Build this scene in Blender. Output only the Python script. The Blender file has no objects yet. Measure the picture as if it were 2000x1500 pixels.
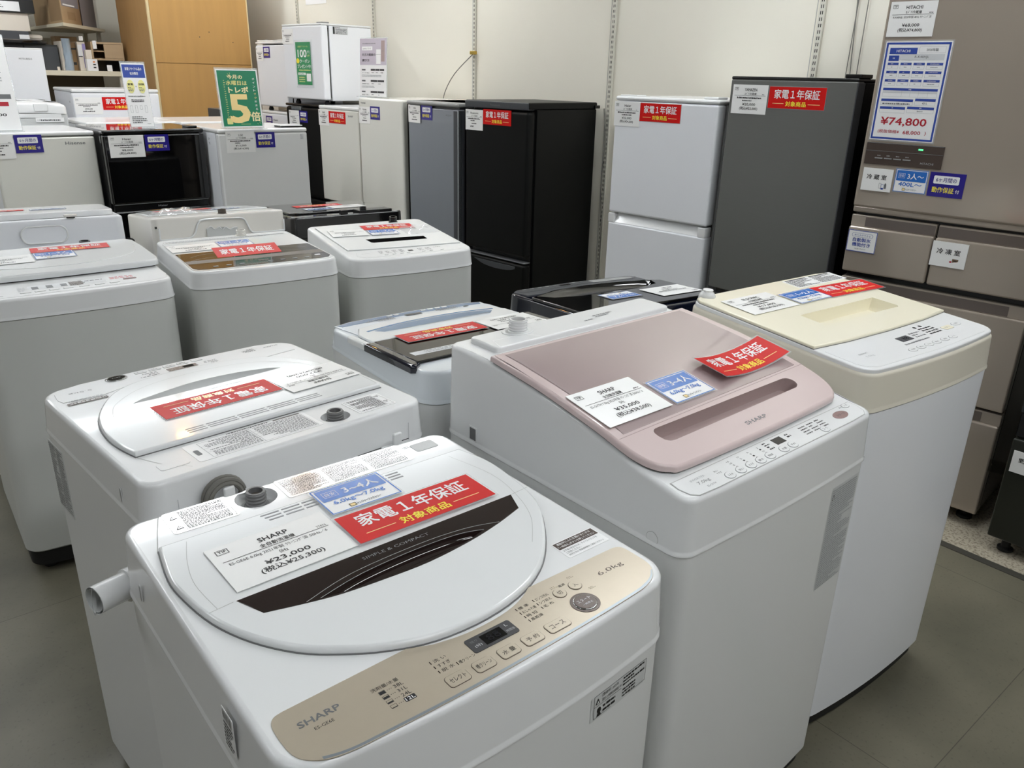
import bpy, bmesh, math, random
from mathutils import Matrix, Vector
rnd = random.Random(7)
C = bpy.context.scene.collection
PI = math.pi
SC = bpy.context.scene

# ------------------------------------------------------------------ camera, world, exposure
CAM_P, CAM_R, CAM_Y, CAM_H = math.radians(21.230), math.radians(1.427), math.radians(-39.921), 1.4233
fw = Vector((-math.sin(CAM_Y) * math.cos(CAM_P), math.cos(CAM_Y) * math.cos(CAM_P), -math.sin(CAM_P)))
r0 = Vector((math.cos(CAM_Y), math.sin(CAM_Y), 0)); u0 = r0.cross(fw)
rt = r0 * math.cos(CAM_R) + u0 * math.sin(CAM_R); up = u0 * math.cos(CAM_R) - r0 * math.sin(CAM_R)
cd = bpy.data.cameras.new('camera'); cam = bpy.data.objects.new('camera', cd); C.objects.link(cam)
cd.sensor_fit = 'HORIZONTAL'; cd.sensor_width = 36; cd.lens = 36 * 1546.3 / 2000; cd.clip_start = .02
cam.matrix_world = Matrix(((rt.x, up.x, -fw.x, 0), (rt.y, up.y, -fw.y, 0), (rt.z, up.z, -fw.z, CAM_H), (0, 0, 0, 1)))
SC.camera = cam
SC.view_settings.view_transform = 'Standard'; SC.view_settings.look = 'None'
SC.view_settings.gamma = 1; SC.view_settings.use_curve_mapping = False
SC.view_settings.exposure = 0.0
wd = bpy.data.worlds.new('world'); SC.world = wd; wd.use_nodes = True
WORLD = wd.node_tree.nodes['Background']
WORLD.inputs[0].default_value = (.62, .61, .58, 1); WORLD.inputs[1].default_value = .20
TUBE, WARM = 27.0, 60.0          # strength of the fluorescent diffusers and of the warm spot lamp

# ------------------------------------------------------------------ materials
M = {}
def lin(c):
    c = c / 255
    return c / 12.92 if c <= .04045 else ((c + .055) / 1.055) ** 2.4
def mat(name, rgb, rough=.4, metal=0, coat=0, spec=.5, emit=0, alpha=1, trans=0, ior=1.45, vary=.0, vscale=6, stretch=None, bump=0, croug=.05):
    m = bpy.data.materials.new(name); m.use_nodes = True; nt = m.node_tree
    b = nt.nodes['Principled BSDF']; I = b.inputs
    col = tuple(lin(c) for c in rgb) + (1,)
    I['Base Color'].default_value = col; I['Roughness'].default_value = rough; I['Metallic'].default_value = metal
    I['Coat Weight'].default_value = coat; I['Coat Roughness'].default_value = croug; I['Specular IOR Level'].default_value = spec
    I['Alpha'].default_value = alpha; I['Transmission Weight'].default_value = trans; I['IOR'].default_value = ior
    if emit:
        I['Emission Color'].default_value = col; I['Emission Strength'].default_value = emit
    if vary or bump:
        tc = nt.nodes.new('ShaderNodeTexCoord'); mp = nt.nodes.new('ShaderNodeMapping'); nz = nt.nodes.new('ShaderNodeTexNoise')
        nt.links.new(tc.outputs['Object'], mp.inputs[0]); nt.links.new(mp.outputs[0], nz.inputs['Vector'])
        if stretch: mp.inputs['Scale'].default_value = stretch
        nz.inputs['Scale'].default_value = vscale; nz.inputs['Detail'].default_value = 4
        if vary:
            mx = nt.nodes.new('ShaderNodeMix'); mx.data_type = 'RGBA'
            nt.links.new(nz.outputs[0], mx.inputs[0])
            mx.inputs[6].default_value = tuple(min(1, c * (1 - vary)) for c in col[:3]) + (1,)
            mx.inputs[7].default_value = tuple(min(1, c * (1 + vary)) for c in col[:3]) + (1,)
            nt.links.new(mx.outputs[2], I['Base Color'])
        if bump:
            bp = nt.nodes.new('ShaderNodeBump'); bp.inputs['Strength'].default_value = bump; bp.inputs['Distance'].default_value = .002
            nt.links.new(nz.outputs[0], bp.inputs['Height']); nt.links.new(bp.outputs[0], I['Normal'])
    M[name] = m
    return m
mat('white', (232, 233, 233), .22, coat=.3)
mat('white_sheet', (226, 227, 226), .32, coat=.2)
mat('white_sheet_shaded', (208, 210, 206), .32, coat=.2)  # white_sheet darkened: shade on the second-row washer fronts put into the colour
mat('white_cool', (236, 238, 242), .3, coat=.2)
mat('white_warm', (232, 229, 222), .25, coat=.3)
mat('white_matte', (230, 229, 226), .6)
mat('lid_white', (234, 236, 236), .16, coat=.4)
mat('ivory', (241, 235, 212), .25, coat=.3)
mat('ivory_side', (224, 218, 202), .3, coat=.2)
mat('paleblue', (225, 231, 236), .22, coat=.3)
mat('greywhite', (205, 207, 206), .35)
mat('grey', (150, 151, 150), .4)
mat('midgrey', (110, 110, 110), .4)
mat('darkgrey', (58, 58, 60), .35)
mat('slate', (70, 72, 76), .3)
mat('gap', (52, 52, 50), .6)
mat('line', (170, 171, 168), .5)
mat('black', (14, 14, 15), .25, coat=.2)
mat('black_gloss', (8, 8, 9), .04, coat=.6)
mat('black_satin', (11, 12, 12), .4, spec=.25)
mat('black_rubber', (20, 20, 20), .6)
mat('brown_glass', (38, 28, 26), .05, coat=.6)
mat('mirror_glass', (20, 18, 17), .04, spec=.36)
mat('gold', (190, 179, 160), .3, metal=.3, coat=.35, vary=.03, vscale=90)
mat('silver', (176, 182, 186), .18, metal=.8)
mat('panel_edge', (150, 158, 164), .3, metal=.5)
mat('segment', (24, 24, 28), .6, spec=.1)
mat('chrome', (200, 200, 200), .1, metal=1)
mat('foil', (226, 226, 224), .2, metal=.45, coat=.4, vary=.06, vscale=240, bump=.05)
mat('brown_dark', (84, 72, 66), .25, metal=.3, coat=.4)
mat('taupe', (96, 88, 80), .4)
mat('pink', (217, 198, 196), .2, coat=.4)
mat('pink_glass', (178, 160, 160), .06, coat=.8)
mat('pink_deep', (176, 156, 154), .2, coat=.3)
mat('pink_button', (176, 148, 146), .15, metal=.3, coat=.6)
mat('blue_fade', (104, 128, 160), .2, coat=.3)
mat('blue_arc', (74, 124, 172), .15, coat=.5)
mat('glass_blue', (186, 200, 216), .1, coat=.5)
mat('navy_gloss', (12, 16, 34), .05, coat=.7)
mat('fridge_grey', (138, 143, 150), .3, metal=.35, coat=.3, vary=.03, vscale=3, stretch=(6, 6, .4))
mat('fridge_grey_dark', (74, 76, 80), .3, metal=.2)
mat('fridge_silver', (122, 123, 120), .36, metal=.55, vary=.05, vscale=30, stretch=(1, 1, 30))
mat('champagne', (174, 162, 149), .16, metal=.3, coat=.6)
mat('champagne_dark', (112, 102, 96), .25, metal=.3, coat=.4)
mat('olive_black', (34, 36, 30), .3, coat=.3)
mat('slate_door', (46, 50, 54), .25, coat=.4)
mat('offwhite', (224, 224, 216), .3, coat=.2)
mat('led', (90, 255, 150), .4, emit=1.6)
# printing colours
mat('paper', (240, 240, 240), .45)
mat('card', (243, 243, 241), .3, coat=.2)
mat('ink', (24, 24, 26), .5)
mat('ink_grey', (110, 112, 114), .5)
mat('ink_light', (160, 162, 164), .5)
mat('p_red', (208, 20, 18), .4, spec=.25)
mat('p_blue', (46, 112, 198), .25, coat=.4)
mat('p_navy', (34, 22, 132), .3, coat=.3)
mat('p_royal', (46, 72, 158), .4, coat=.2)
mat('p_white', (246, 246, 246), .35, coat=.3)
mat('p_yellow', (255, 238, 70), .35, coat=.3)
mat('p_pale', (212, 214, 216), .4)
mat('p_crimson', (178, 34, 50), .4)
mat('p_green', (24, 130, 94), .3, coat=.3)
mat('p_green2', (58, 148, 98), .3, coat=.3)
mat('p_cream', (250, 240, 190), .35)
mat('p_gold', (252, 226, 158), .35)
mat('p_lime', (232, 228, 150), .4)
mat('p_mauve', (196, 188, 200), .4)
mat('laminate', (235, 238, 240), .08, alpha=.32, coat=.5)
mat('acrylic', (232, 240, 240), .05, alpha=.28, coat=.6)
mat('plastic_bag', (238, 240, 240), .08, alpha=.3, coat=.6)
# room
mat('wall_paint', (226, 222, 209), .7, vary=.03, vscale=1.2)
mat('ceiling_paint', (160, 160, 157), .8)
mat('steel_cream', (206, 204, 192), .4, metal=.1)
mat('slot_dark', (40, 38, 36), .7)
mat('wood', (196, 151, 88), .45, vary=.13, vscale=3, stretch=(6, 6, .5), coat=.1)
mat('wood_shaded', (170, 132, 84), .5, vary=.12, vscale=3, stretch=(6, 6, .5))  # darker copy of wood: shade on the wardrobe's left side put into the colour
mat('wood_edge', (226, 206, 160), .5)
mat('wood_pale', (184, 160, 128), .5, vary=.1, vscale=5, stretch=(1, 1, 6))
mat('shelf_cream', (222, 214, 192), .5)
mat('shelf_brown', (92, 82, 66), .6)
mat('cardboard', (176, 148, 112), .8, vary=.06, vscale=4)
mat('cardboard_dark', (150, 122, 88), .8, vary=.06, vscale=4)
mat('carton_cream', (228, 218, 204), .7)
mat('carton_grey', (132, 126, 130), .7)
mat('orange', (240, 130, 40), .5)
mat('lilac', (150, 140, 190), .5)
mat('wrap', (190, 206, 220), .15, alpha=.75, coat=.5)
mat('brass', (190, 160, 80), .3, metal=.9)
mat('cable_grey', (112, 110, 104), .5)
mat('tube_light', (248, 252, 255), .5, emit=1)
M['tube_light'].node_tree.nodes['Principled BSDF'].inputs['Emission Strength'].default_value = TUBE
mat('warm_light', (255, 186, 96), .5, emit=1)
M['warm_light'].node_tree.nodes['Principled BSDF'].inputs['Emission Strength'].default_value = WARM

def floor_mat():
    m = mat('floor_tile', (86, 84, 72), .38); nt = m.node_tree; b = nt.nodes['Principled BSDF']
    tc = nt.nodes.new('ShaderNodeTexCoord')
    n1 = nt.nodes.new('ShaderNodeTexNoise'); n1.inputs['Scale'].default_value = 2.2; n1.inputs['Detail'].default_value = 6
    n2 = nt.nodes.new('ShaderNodeTexNoise'); n2.inputs['Scale'].default_value = 110; n2.inputs['Detail'].default_value = 6
    br = nt.nodes.new('ShaderNodeTexBrick'); br.offset = 0; br.inputs['Scale'].default_value = 1; br.inputs['Brick Width'].default_value = .914
    br.inputs['Row Height'].default_value = .914; br.inputs['Mortar Size'].default_value = .0012; br.inputs['Mortar Smooth'].default_value = .3
    br.inputs['Color1'].default_value = (1, 1, 1, 1); br.inputs['Color2'].default_value = (.93, .93, .93, 1); br.inputs['Mortar'].default_value = (.45, .45, .45, 1)
    mp = nt.nodes.new('ShaderNodeMapping'); mp.inputs['Location'].default_value = (.3, -.415, 0)
    nt.links.new(tc.outputs['Object'], mp.inputs[0]); nt.links.new(mp.outputs[0], br.inputs['Vector'])
    for n in (n1, n2): nt.links.new(tc.outputs['Object'], n.inputs['Vector'])
    r1 = nt.nodes.new('ShaderNodeValToRGB'); r1.color_ramp.elements[0].position = .3; r1.color_ramp.elements[1].position = .7
    r1.color_ramp.elements[0].color = (lin(86), lin(84), lin(71), 1); r1.color_ramp.elements[1].color = (lin(122), lin(117), lin(100), 1)
    nt.links.new(n1.outputs[0], r1.inputs[0])
    r2 = nt.nodes.new('ShaderNodeValToRGB'); r2.color_ramp.elements[0].position = .30; r2.color_ramp.elements[1].position = .42
    r2.color_ramp.elements[0].color = (.80, .80, .80, 1); r2.color_ramp.elements[1].color = (1, 1, 1, 1)
    nt.links.new(n2.outputs[0], r2.inputs[0])
    a = nt.nodes.new('ShaderNodeMix'); a.data_type = 'RGBA'; a.blend_type = 'MULTIPLY'; a.inputs[0].default_value = 1
    nt.links.new(r1.outputs[0], a.inputs[6]); nt.links.new(r2.outputs[0], a.inputs[7])
    c = nt.nodes.new('ShaderNodeMix'); c.data_type = 'RGBA'; c.blend_type = 'MULTIPLY'; c.inputs[0].default_value = 1
    nt.links.new(a.outputs[2], c.inputs[6]); nt.links.new(br.outputs[0], c.inputs[7])
    nt.links.new(c.outputs[2], b.inputs['Base Color'])
floor_mat()
def terrazzo_mat():
    m = mat('terrazzo', (196, 188, 170), .4); nt = m.node_tree; b = nt.nodes['Principled BSDF']
    tc = nt.nodes.new('ShaderNodeTexCoord'); v = nt.nodes.new('ShaderNodeTexNoise'); v.inputs['Scale'].default_value = 130; v.inputs['Detail'].default_value = 3
    nt.links.new(tc.outputs['Object'], v.inputs['Vector'])
    r = nt.nodes.new('ShaderNodeValToRGB'); e = r.color_ramp.elements
    e[0].position = .36; e[0].color = (lin(128), lin(118), lin(102), 1); e[1].position = .52; e[1].color = (lin(176), lin(168), lin(150), 1)
    nt.links.new(v.outputs[0], r.inputs[0]); nt.links.new(r.outputs[0], b.inputs['Base Color'])
terrazzo_mat()
mat('trim_dark', (66, 64, 58), .5)

# ------------------------------------------------------------------ mesh helpers
def plane(o, ux, uy):
    o, ux, uy = Vector(o), Vector(ux), Vector(uy); n = ux.cross(uy)
    return lambda x, y, z: tuple(o + ux * x + uy * y + n * z)
_boxes = {}
class G:
    """collects shapes; build() links them as ONE mesh object"""
    def __init__(s): s.V = []; s.F = []; s.I = []; s.mats = []
    def add(s, vs, fs, mt, T=None):
        if mt not in s.mats: s.mats.append(mt)
        k = s.mats.index(mt); b = len(s.V)
        s.V += [T(*v) for v in vs] if T else [tuple(v) for v in vs]
        s.F += [tuple(b + i for i in f) for f in fs]; s.I += [k] * len(fs)
    def box(s, x0, x1, y0, y1, z0, z1, mt, r=0, seg=2, T=None):
        sx, sy, sz = x1 - x0, y1 - y0, z1 - z0; key = (round(sx, 5), round(sy, 5), round(sz, 5), r, seg)
        if key not in _boxes:
            bm = bmesh.new(); bmesh.ops.create_cube(bm, size=1)
            for v in bm.verts: v.co = Vector((v.co.x * sx, v.co.y * sy, v.co.z * sz))
            if r: bmesh.ops.bevel(bm, geom=list(bm.edges), offset=min(r, .49 * min(sx, sy, sz)), segments=seg, profile=.5, affect='EDGES')
            bm.verts.index_update()
            _boxes[key] = ([tuple(v.co) for v in bm.verts], [tuple(v.index for v in f.verts) for f in bm.faces]); bm.free()
        vs, fs = _boxes[key]; cx, cy, cz = (x0 + x1) / 2, (y0 + y1) / 2, (z0 + z1) / 2
        s.add([(v[0] + cx, v[1] + cy, v[2] + cz) for v in vs], fs, mt, T)
    def loft(s, rings, mt, cap0=False, cap1=False, T=None, closed=True):
        n = len(rings[0]); vs = [v for r in rings for v in r]; fs = []
        for k in range(len(rings) - 1):
            for i in range(n if closed else n - 1):
                j = (i + 1) % n; fs.append((k * n + i, k * n + j, (k + 1) * n + j, (k + 1) * n + i))
        if cap0: fs.append(tuple(range(n))[::-1])
        if cap1: fs.append(tuple((len(rings) - 1) * n + i for i in range(n)))
        if closed and len(rings) > 1:
            c = Vector((0, 0, 0))
            for v in vs: c += Vector(v)
            c /= len(vs); vol = 0
            for f in fs:
                a = Vector(vs[f[0]]) - c
                for i in range(1, len(f) - 1): vol += a.dot((Vector(vs[f[i]]) - c).cross(Vector(vs[f[i + 1]]) - c))
            if vol < 0: fs = [f[::-1] for f in fs]
        s.add(vs, fs, mt, T)
    def lathe(s, prof, mt, c=(0, 0, 0), n=24, T=None):
        s.loft([[(c[0] + r * math.cos(2 * PI * i / n), c[1] + r * math.sin(2 * PI * i / n), c[2] + z) for i in range(n)] for r, z in prof], mt, True, True, T)
    def tube(s, pts, r, mt, n=8, T=None, cap=True, closed=False):
        P = [Vector(p) for p in pts]; rings = []; L = len(P)
        for i, p in enumerate(P):
            a = P[(i - 1) % L] if closed else P[max(i - 1, 0)]; b = P[(i + 1) % L] if closed else P[min(i + 1, L - 1)]
            t = (b - a).normalized(); x = t.cross(Vector((0, 0, 1)))
            if x.length < .05: x = t.cross(Vector((1, 0, 0)))
            x.normalize(); y = t.cross(x)
            rings.append([tuple(p + (x * math.cos(2 * PI * k / n) + y * math.sin(2 * PI * k / n)) * r) for k in range(n)])
        if closed: rings.append(rings[0])
        s.loft(rings, mt, cap and not closed, cap and not closed, T)
    def quad(s, x0, x1, y0, y1, mt, T=None, h=0): s.add([(x0, y0, h), (x1, y0, h), (x1, y1, h), (x0, y1, h)], [(0, 1, 2, 3)], mt, T)
    def frame(s, x0, x1, y0, y1, w, mt, T=None, h=0):
        s.quad(x0, x1, y0, y0 + w, mt, T, h); s.quad(x0, x1, y1 - w, y1, mt, T, h)
        s.quad(x0, x0 + w, y0 + w, y1 - w, mt, T, h); s.quad(x1 - w, x1, y0 + w, y1 - w, mt, T, h)
    def poly(s, pts, mt, T=None, h=0, holes=(), ylev=()):
        vs, fs = fill(pts, holes, ylev); s.add([(a, b, h) for a, b in vs], fs, mt, T)
    def slab(s, pts, h0, h1, b, mt, T=None, holes=(), ylev=(), top=None):
        """outline extruded from h0 to h1 with a rounded upper edge"""
        rings = [[(x, y, h0) for x, y in pts], [(x, y, h1 - b) for x, y in pts]]; p = pts
        if b:
            for k in (1, 2, 3):
                a = k * PI / 6; p = inset(pts, b * (1 - math.cos(a))); rings.append([(x, y, h1 - b + b * math.sin(a)) for x, y in p])
        s.loft(rings, mt, False, False, T); s.poly(p, top or mt, T, h1, holes, ylev)
    def recess(s, loop, h, depth, shrink, wall, base, T=None, dx=0, dy=0):
        bot = [(x + dx, y + dy) for x, y in inset(loop, shrink)]
        mid = [(x + dx * .5, y + dy * .5) for x, y in inset(loop, shrink * .35)]
        s.loft([[(x, y, h) for x, y in loop], [(x, y, h - depth * .7) for x, y in mid], [(x, y, h - depth) for x, y in bot]], wall, False, False, T)
        s.poly(bot, base, T, h - depth)
    def ribbon(s, pts, w, mt, T=None, h=0):
        vs = []; n = len(pts)
        for i in range(n):
            a, b = pts[max(i - 1, 0)], pts[min(i + 1, n - 1)]; dx, dy = b[0] - a[0], b[1] - a[1]; l = math.hypot(dx, dy) or 1
            nx, ny = -dy / l * w / 2, dx / l * w / 2; vs += [(pts[i][0] + nx, pts[i][1] + ny, h), (pts[i][0] - nx, pts[i][1] - ny, h)]
        s.add(vs, [(2 * i, 2 * i + 1, 2 * i + 3, 2 * i + 2) for i in range(n - 1)], mt, T)
    def text(s, body, x, y, w, hh, mt, T=None, h=0, bold=0, al='c', rot=0):
        """lettering fitted to width w (None: keep shape) and height hh, its centre (or left / right end) at x"""
        vs, fs, bw, bh = glyphs(body, 0)
        ky = hh / bh; kx = w / bw if w else ky; W = bw * kx
        ox = {'c': -W / 2, 'l': 0, 'r': -W}[al]; cr, sr = math.cos(rot), math.sin(rot)
        d = bold * .7                      # heavier strokes: copies laid a hair apart
        for ci, (ex, ey) in enumerate(((-d, -d), (d, -d), (d, d), (-d, d)) if bold else ((0, 0),)):
            out = []; hc = h + ci * .00004
            for a, b in vs:
                p, q = (a + ex) * kx + ox, (b + ey - bh / 2) * ky; out.append((x + p * cr - q * sr, y + p * sr + q * cr, hc))
            s.add(out, fs, mt, T)
    def scribble(s, x0, x1, y0, y1, rows, mt, T=None, h=0, fillr=.85, ch=1.0, seed=0):
        """rows of print too small to read in the photograph"""
        R = random.Random(seed * 31 + rows); rh = (y1 - y0) / rows; cw = rh * .55 * ch
        for k in range(rows):
            yb = y1 - (k + .8) * rh; x = x0; xe = x0 + (x1 - x0) * (fillr if R.random() < .7 else fillr * R.uniform(.4, .9))
            while x < xe:
                w = min(cw * R.uniform(.7, 2.2), max(xe - x, cw * .4)); s.quad(x, x + w, yb, yb + rh * R.uniform(.42, .6), mt, T, h); x += w + cw * R.uniform(.3, .6)
    def build(s, name, parent=None, mtx=None, ang=38):
        me = bpy.data.meshes.new(name); me.from_pydata(s.V, [], s.F)
        for n in s.mats: me.materials.append(M[n])
        me.polygons.foreach_set('material_index', s.I); me.polygons.foreach_set('use_smooth', [True] * len(s.F))
        me.update(); me.set_sharp_from_angle(angle=math.radians(ang))
        o = bpy.data.objects.new(name, me); C.objects.link(o)
        w = o.modifiers.new('face_normals', 'WEIGHTED_NORMAL'); w.keep_sharp = True; w.weight = 80
        if parent is not None: o.parent = parent
        if mtx is not None: o.matrix_world = mtx
        return o
def fill(pts, holes=(), ylev=()):
    bm = bmesh.new(); ed = []
    for loop in [pts] + list(holes):
        vv = [bm.verts.new((x, y, 0)) for x, y in loop]
        ed += [bm.edges.new((vv[i], vv[(i + 1) % len(vv)])) for i in range(len(vv))]
    if holes: bmesh.ops.triangle_fill(bm, edges=ed, use_beauty=True, use_dissolve=False)
    else:
        bm.faces.new(bm.verts); bmesh.ops.triangulate(bm, faces=list(bm.faces))
    for y in ylev: bmesh.ops.bisect_plane(bm, geom=list(bm.verts) + list(bm.edges) + list(bm.faces), plane_co=(0, y, 0), plane_no=(0, 1, 0), dist=1e-5)
    bmesh.ops.recalc_face_normals(bm, faces=list(bm.faces))
    if bm.faces and sum(f.normal.z for f in bm.faces) < 0: bmesh.ops.reverse_faces(bm, faces=list(bm.faces))
    bm.verts.index_update()
    r = ([(v.co.x, v.co.y) for v in bm.verts], [tuple(v.index for v in f.verts) for f in bm.faces]); bm.free()
    return r
def area(p): return sum(p[i][0] * p[(i + 1) % len(p)][1] - p[(i + 1) % len(p)][0] * p[i][1] for i in range(len(p))) / 2
def inset(p, d):
    if not d: return list(p)
    sg = 1 if area(p) > 0 else -1; n = len(p); out = []
    for i in range(n):
        a, b, c = p[i - 1], p[i], p[(i + 1) % n]
        e1 = Vector((b[0] - a[0], b[1] - a[1])); e2 = Vector((c[0] - b[0], c[1] - b[1]))
        if e1.length < 1e-7 or e2.length < 1e-7: e1 = e2 = Vector((c[0] - a[0], c[1] - a[1]))
        e1.normalize(); e2.normalize(); n1 = Vector((-e1.y, e1.x)) * sg; n2 = Vector((-e2.y, e2.x)) * sg
        m = n1 + n2; m = m / max(m.length_squared / 2, .5) if m.length > 1e-4 else n1
        out.append((b[0] + m.x * d, b[1] + m.y * d))
    return out
_gl = {}
def glyphs(body, bold=0):
    k = (body, bold)
    if k not in _gl:
        cu = bpy.data.curves.new('lettering', 'FONT'); cu.body = body; cu.size = 1; cu.resolution_u = 2; cu.offset = bold
        o = bpy.data.objects.new('lettering', cu); C.objects.link(o); dg = bpy.context.evaluated_depsgraph_get()
        e = o.evaluated_get(dg); me = e.to_mesh()
        vs = [(v.co.x, v.co.y) for v in me.vertices]; fs = [tuple(p.vertices) for p in me.polygons]
        e.to_mesh_clear(); bpy.data.objects.remove(o); bpy.data.curves.remove(cu)
        if not vs: vs, fs = [(0, 0), (.1, .1)], []
        x0 = min(v[0] for v in vs); x1 = max(v[0] for v in vs); y0 = min(v[1] for v in vs); y1 = max(v[1] for v in vs)
        _gl[k] = ([(a - x0, b - y0) for a, b in vs], fs, max(x1 - x0, .02), max(y1 - y0, .02))
    return _gl[k]
def outline(W, D, rf, rb, bow=0, ny=8, na=6):
    """rounded rectangle, front edge at -y bowed outwards; symmetrical"""
    h = []
    for i in range(na + 1):
        a = PI / 2 * (1 - i / na); h.append((W / 2 - rb + rb * math.cos(a), D / 2 - rb + rb * math.sin(a)))
    for i in range(1, ny): h.append((W / 2, D / 2 - rb - (D - rb - rf) * i / ny))
    for i in range(na + 1):
        a = -PI / 2 * i / na; h.append((W / 2 - rf + rf * math.cos(a), -D / 2 + rf + rf * math.sin(a)))
    xe = W / 2 - rf
    for i in range(1, 7):
        x = xe * (1 - i / 6); h.append((x, -D / 2 - bow * (1 - (x / xe) ** 2)))
    return (h + [(-x, y) for x, y in reversed(h) if x > 1e-6])[::-1]
def rr(cx, cy, w, h, r, n=5):
    o = []
    for sx, sy, a0 in ((1, 1, 0), (-1, 1, 90), (-1, -1, 180), (1, -1, 270)):
        for i in range(n + 1):
            a = math.radians(a0 + 90 * i / n); o.append((cx + sx * (w / 2 - r) + r * math.cos(a), cy + sy * (h / 2 - r) + r * math.sin(a)))
    return o
def ell(cx, cy, a, b, n=28): return [(cx + a * math.cos(2 * PI * i / n), cy + b * math.sin(2 * PI * i / n)) for i in range(n)]
def smooth_loop(p, k=4):
    """closed Catmull-Rom through the points"""
    n = len(p); o = []
    for i in range(n):
        a, b, c, d = p[i - 1], p[i], p[(i + 1) % n], p[(i + 2) % n]
        for j in range(k):
            t = j / k
            o.append(tuple(.5 * (2 * b[m] + (c[m] - a[m]) * t + (2 * a[m] - 5 * b[m] + 4 * c[m] - d[m]) * t * t + (3 * b[m] - a[m] - 3 * c[m] + d[m]) * t ** 3) for m in (0, 1)))
    return o
def curve_pts(p, k=6):
    n = len(p); o = []
    for i in range(n - 1):
        a, b, c, d = p[max(i - 1, 0)], p[i], p[i + 1], p[min(i + 2, n - 1)]
        for j in range(k):
            t = j / k
            o.append(tuple(.5 * (2 * b[m] + (c[m] - a[m]) * t + (2 * a[m] - 5 * b[m] + 4 * c[m] - d[m]) * t * t + (3 * b[m] - a[m] - 3 * c[m] + d[m]) * t ** 3) for m in range(len(b))))
    o.append(tuple(p[-1])); return o
def thing(name, label, cat, x=0, y=0, rot=0, z=0, group=None):
    o = bpy.data.objects.new(name, None); C.objects.link(o); o.empty_display_size = .1
    o.location = (x, y, z); o.rotation_euler = (0, 0, math.radians(rot)); return tag(o, label, cat, group)
def tag(o, label, cat, group=None):
    o['label'] = label; o['category'] = cat
    if group: o['group'] = group
    return o
def struct(o): o['kind'] = 'structure'; return o
def topmap(zf):
    def T(x, y, h):
        d = (zf(y + .002) - zf(y - .002)) / .004
        return (x, y - d * h, zf(y) + h)
    return T
def zlin(D, Hf, Hb): return lambda y: Hf + (Hb - Hf) * (y + D / 2) / D

# ------------------------------------------------------------------ the room
WX, WY, WA = 3.321, 4.418, math.radians(1.772)          # a point of the right-hand wall and its angle
wdir = Vector((-math.sin(WA), math.cos(WA), 0)); wnrm = Vector((-math.cos(WA), -math.sin(WA), 0))   # along the wall (away), into the room
def wall_pt(t, off=0, z=0): return Vector((WX, WY, z)) + wdir * t + wnrm * off
def wallT(): return plane(wall_pt(0), wdir * -1, (0, 0, 1))   # x runs towards the camera, y up, z out of the wall
WT = wallT()
g = G(); g.box(-4, 3.6, -3.2, 9.0, -.1, 0, 'floor_tile'); struct(g.build('floor'))
g = G(); g.box(2.600, 3.30, -3.2, 8.4, 0, .0015, 'terrazzo'); struct(g.build('trim_1'))
g = G(); g.box(2.568, 2.600, -3.2, 8.4, 0, .002, 'trim_dark'); struct(g.build('trim_2'))
g = G(); g.box(-4.6, 7.6, 0, 2.9, -.12, 0, 'wall_paint', T=WT)
for k in range(-2, 4): g.box(-k * 1.188 - .0325, -k * 1.188 - .029, 0, 2.9, -.001, .0006, 'line', T=WT)
struct(g.build('wall_right'))
g = G(); g.box(-4, 3.14, 9.0, 9.12, 0, 2.9, 'wall_paint'); struct(g.build('wall_back'))
g = G(); g.box(-4, 3.6, -3.2, 9.12, 2.9, 3.0, 'ceiling_paint'); struct(g.build('ceiling'))

# slotted steel uprights on the wall
places = ['behind the top white fridge of the stack', 'beside the refrigerator guide stand', 'above the grey fridge, holding a brass clip', 'between the tall black fridge and the white fridge', 'beside the loose cables, above the silver fridge']
for k in range(5):
    t0 = (2 - k) * 1.188; g = G(); fr = plane(wall_pt(t0), wdir * -1, (0, 0, 1))
    g.box(-.014, .014, .02, 2.88, 0.0008, .014, 'steel_cream', r=.002, T=fr)
    for i in range(110):
        z = .1 + i * .025
        for x in (-.0065, .0025): g.quad(x, x + .004, z, z + .014, 'slot_dark', fr, .0143)
    tag(g.build('wall_upright'), 'cream slotted steel wall upright ' + places[k], 'shelf upright', 'slotted uprights on the wall')

# unseen ceiling lamps: some placed by reflections, the rest added as fill light
k = 0
for y, xs in ((-1.9, (.9,)), (-.7, (.5, 2.1)), (.3, (-2.2,)), (.9, (2.4,)), (2.6, (-1.9,)), (2.0, (2.55,)), (4.35, (-1.45, -.08, 1.22, 2.6)), (6.8, (-.6, 1.2, 2.5))):  # near and left tubes added to brighten fronts and left faces
    for x in xs:
        k += 1
        t = thing('ceiling_or_fill_lamp', 'unseen white ceiling fluorescent lamp above the shop floor', 'lamp', x, y, 0, 2.74, 'fluorescent ceiling lamps')
        g = G(); g.box(-.64, .64, -.11, .11, .06, .155, 'white_matte', r=.01); g.build('housing', t)
        g = G(); g.box(-.61, .61, -.075, .075, .035, .058, 'tube_light', r=.008); g.build('tube', t)
for x, y, la in ((1.88, 4.30, 'small warm ceiling spot lamp above the row of wall fridges'), (1.52, 5.60, 'small warm ceiling spot lamp above the fridge with the green poster')):
    t = thing('spot_lamp', la, 'lamp', x, y, 0, 2.62)
    g = G(); g.lathe([(.02, .275), (.02, .10), (.055, .09), (.06, .02), (.06, 0)], 'white_matte'); g.build('shade', t)
    g = G(); g.lathe([(.05, -.006), (.052, -.002)], 'warm_light'); g.build('bulb', t)

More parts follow.
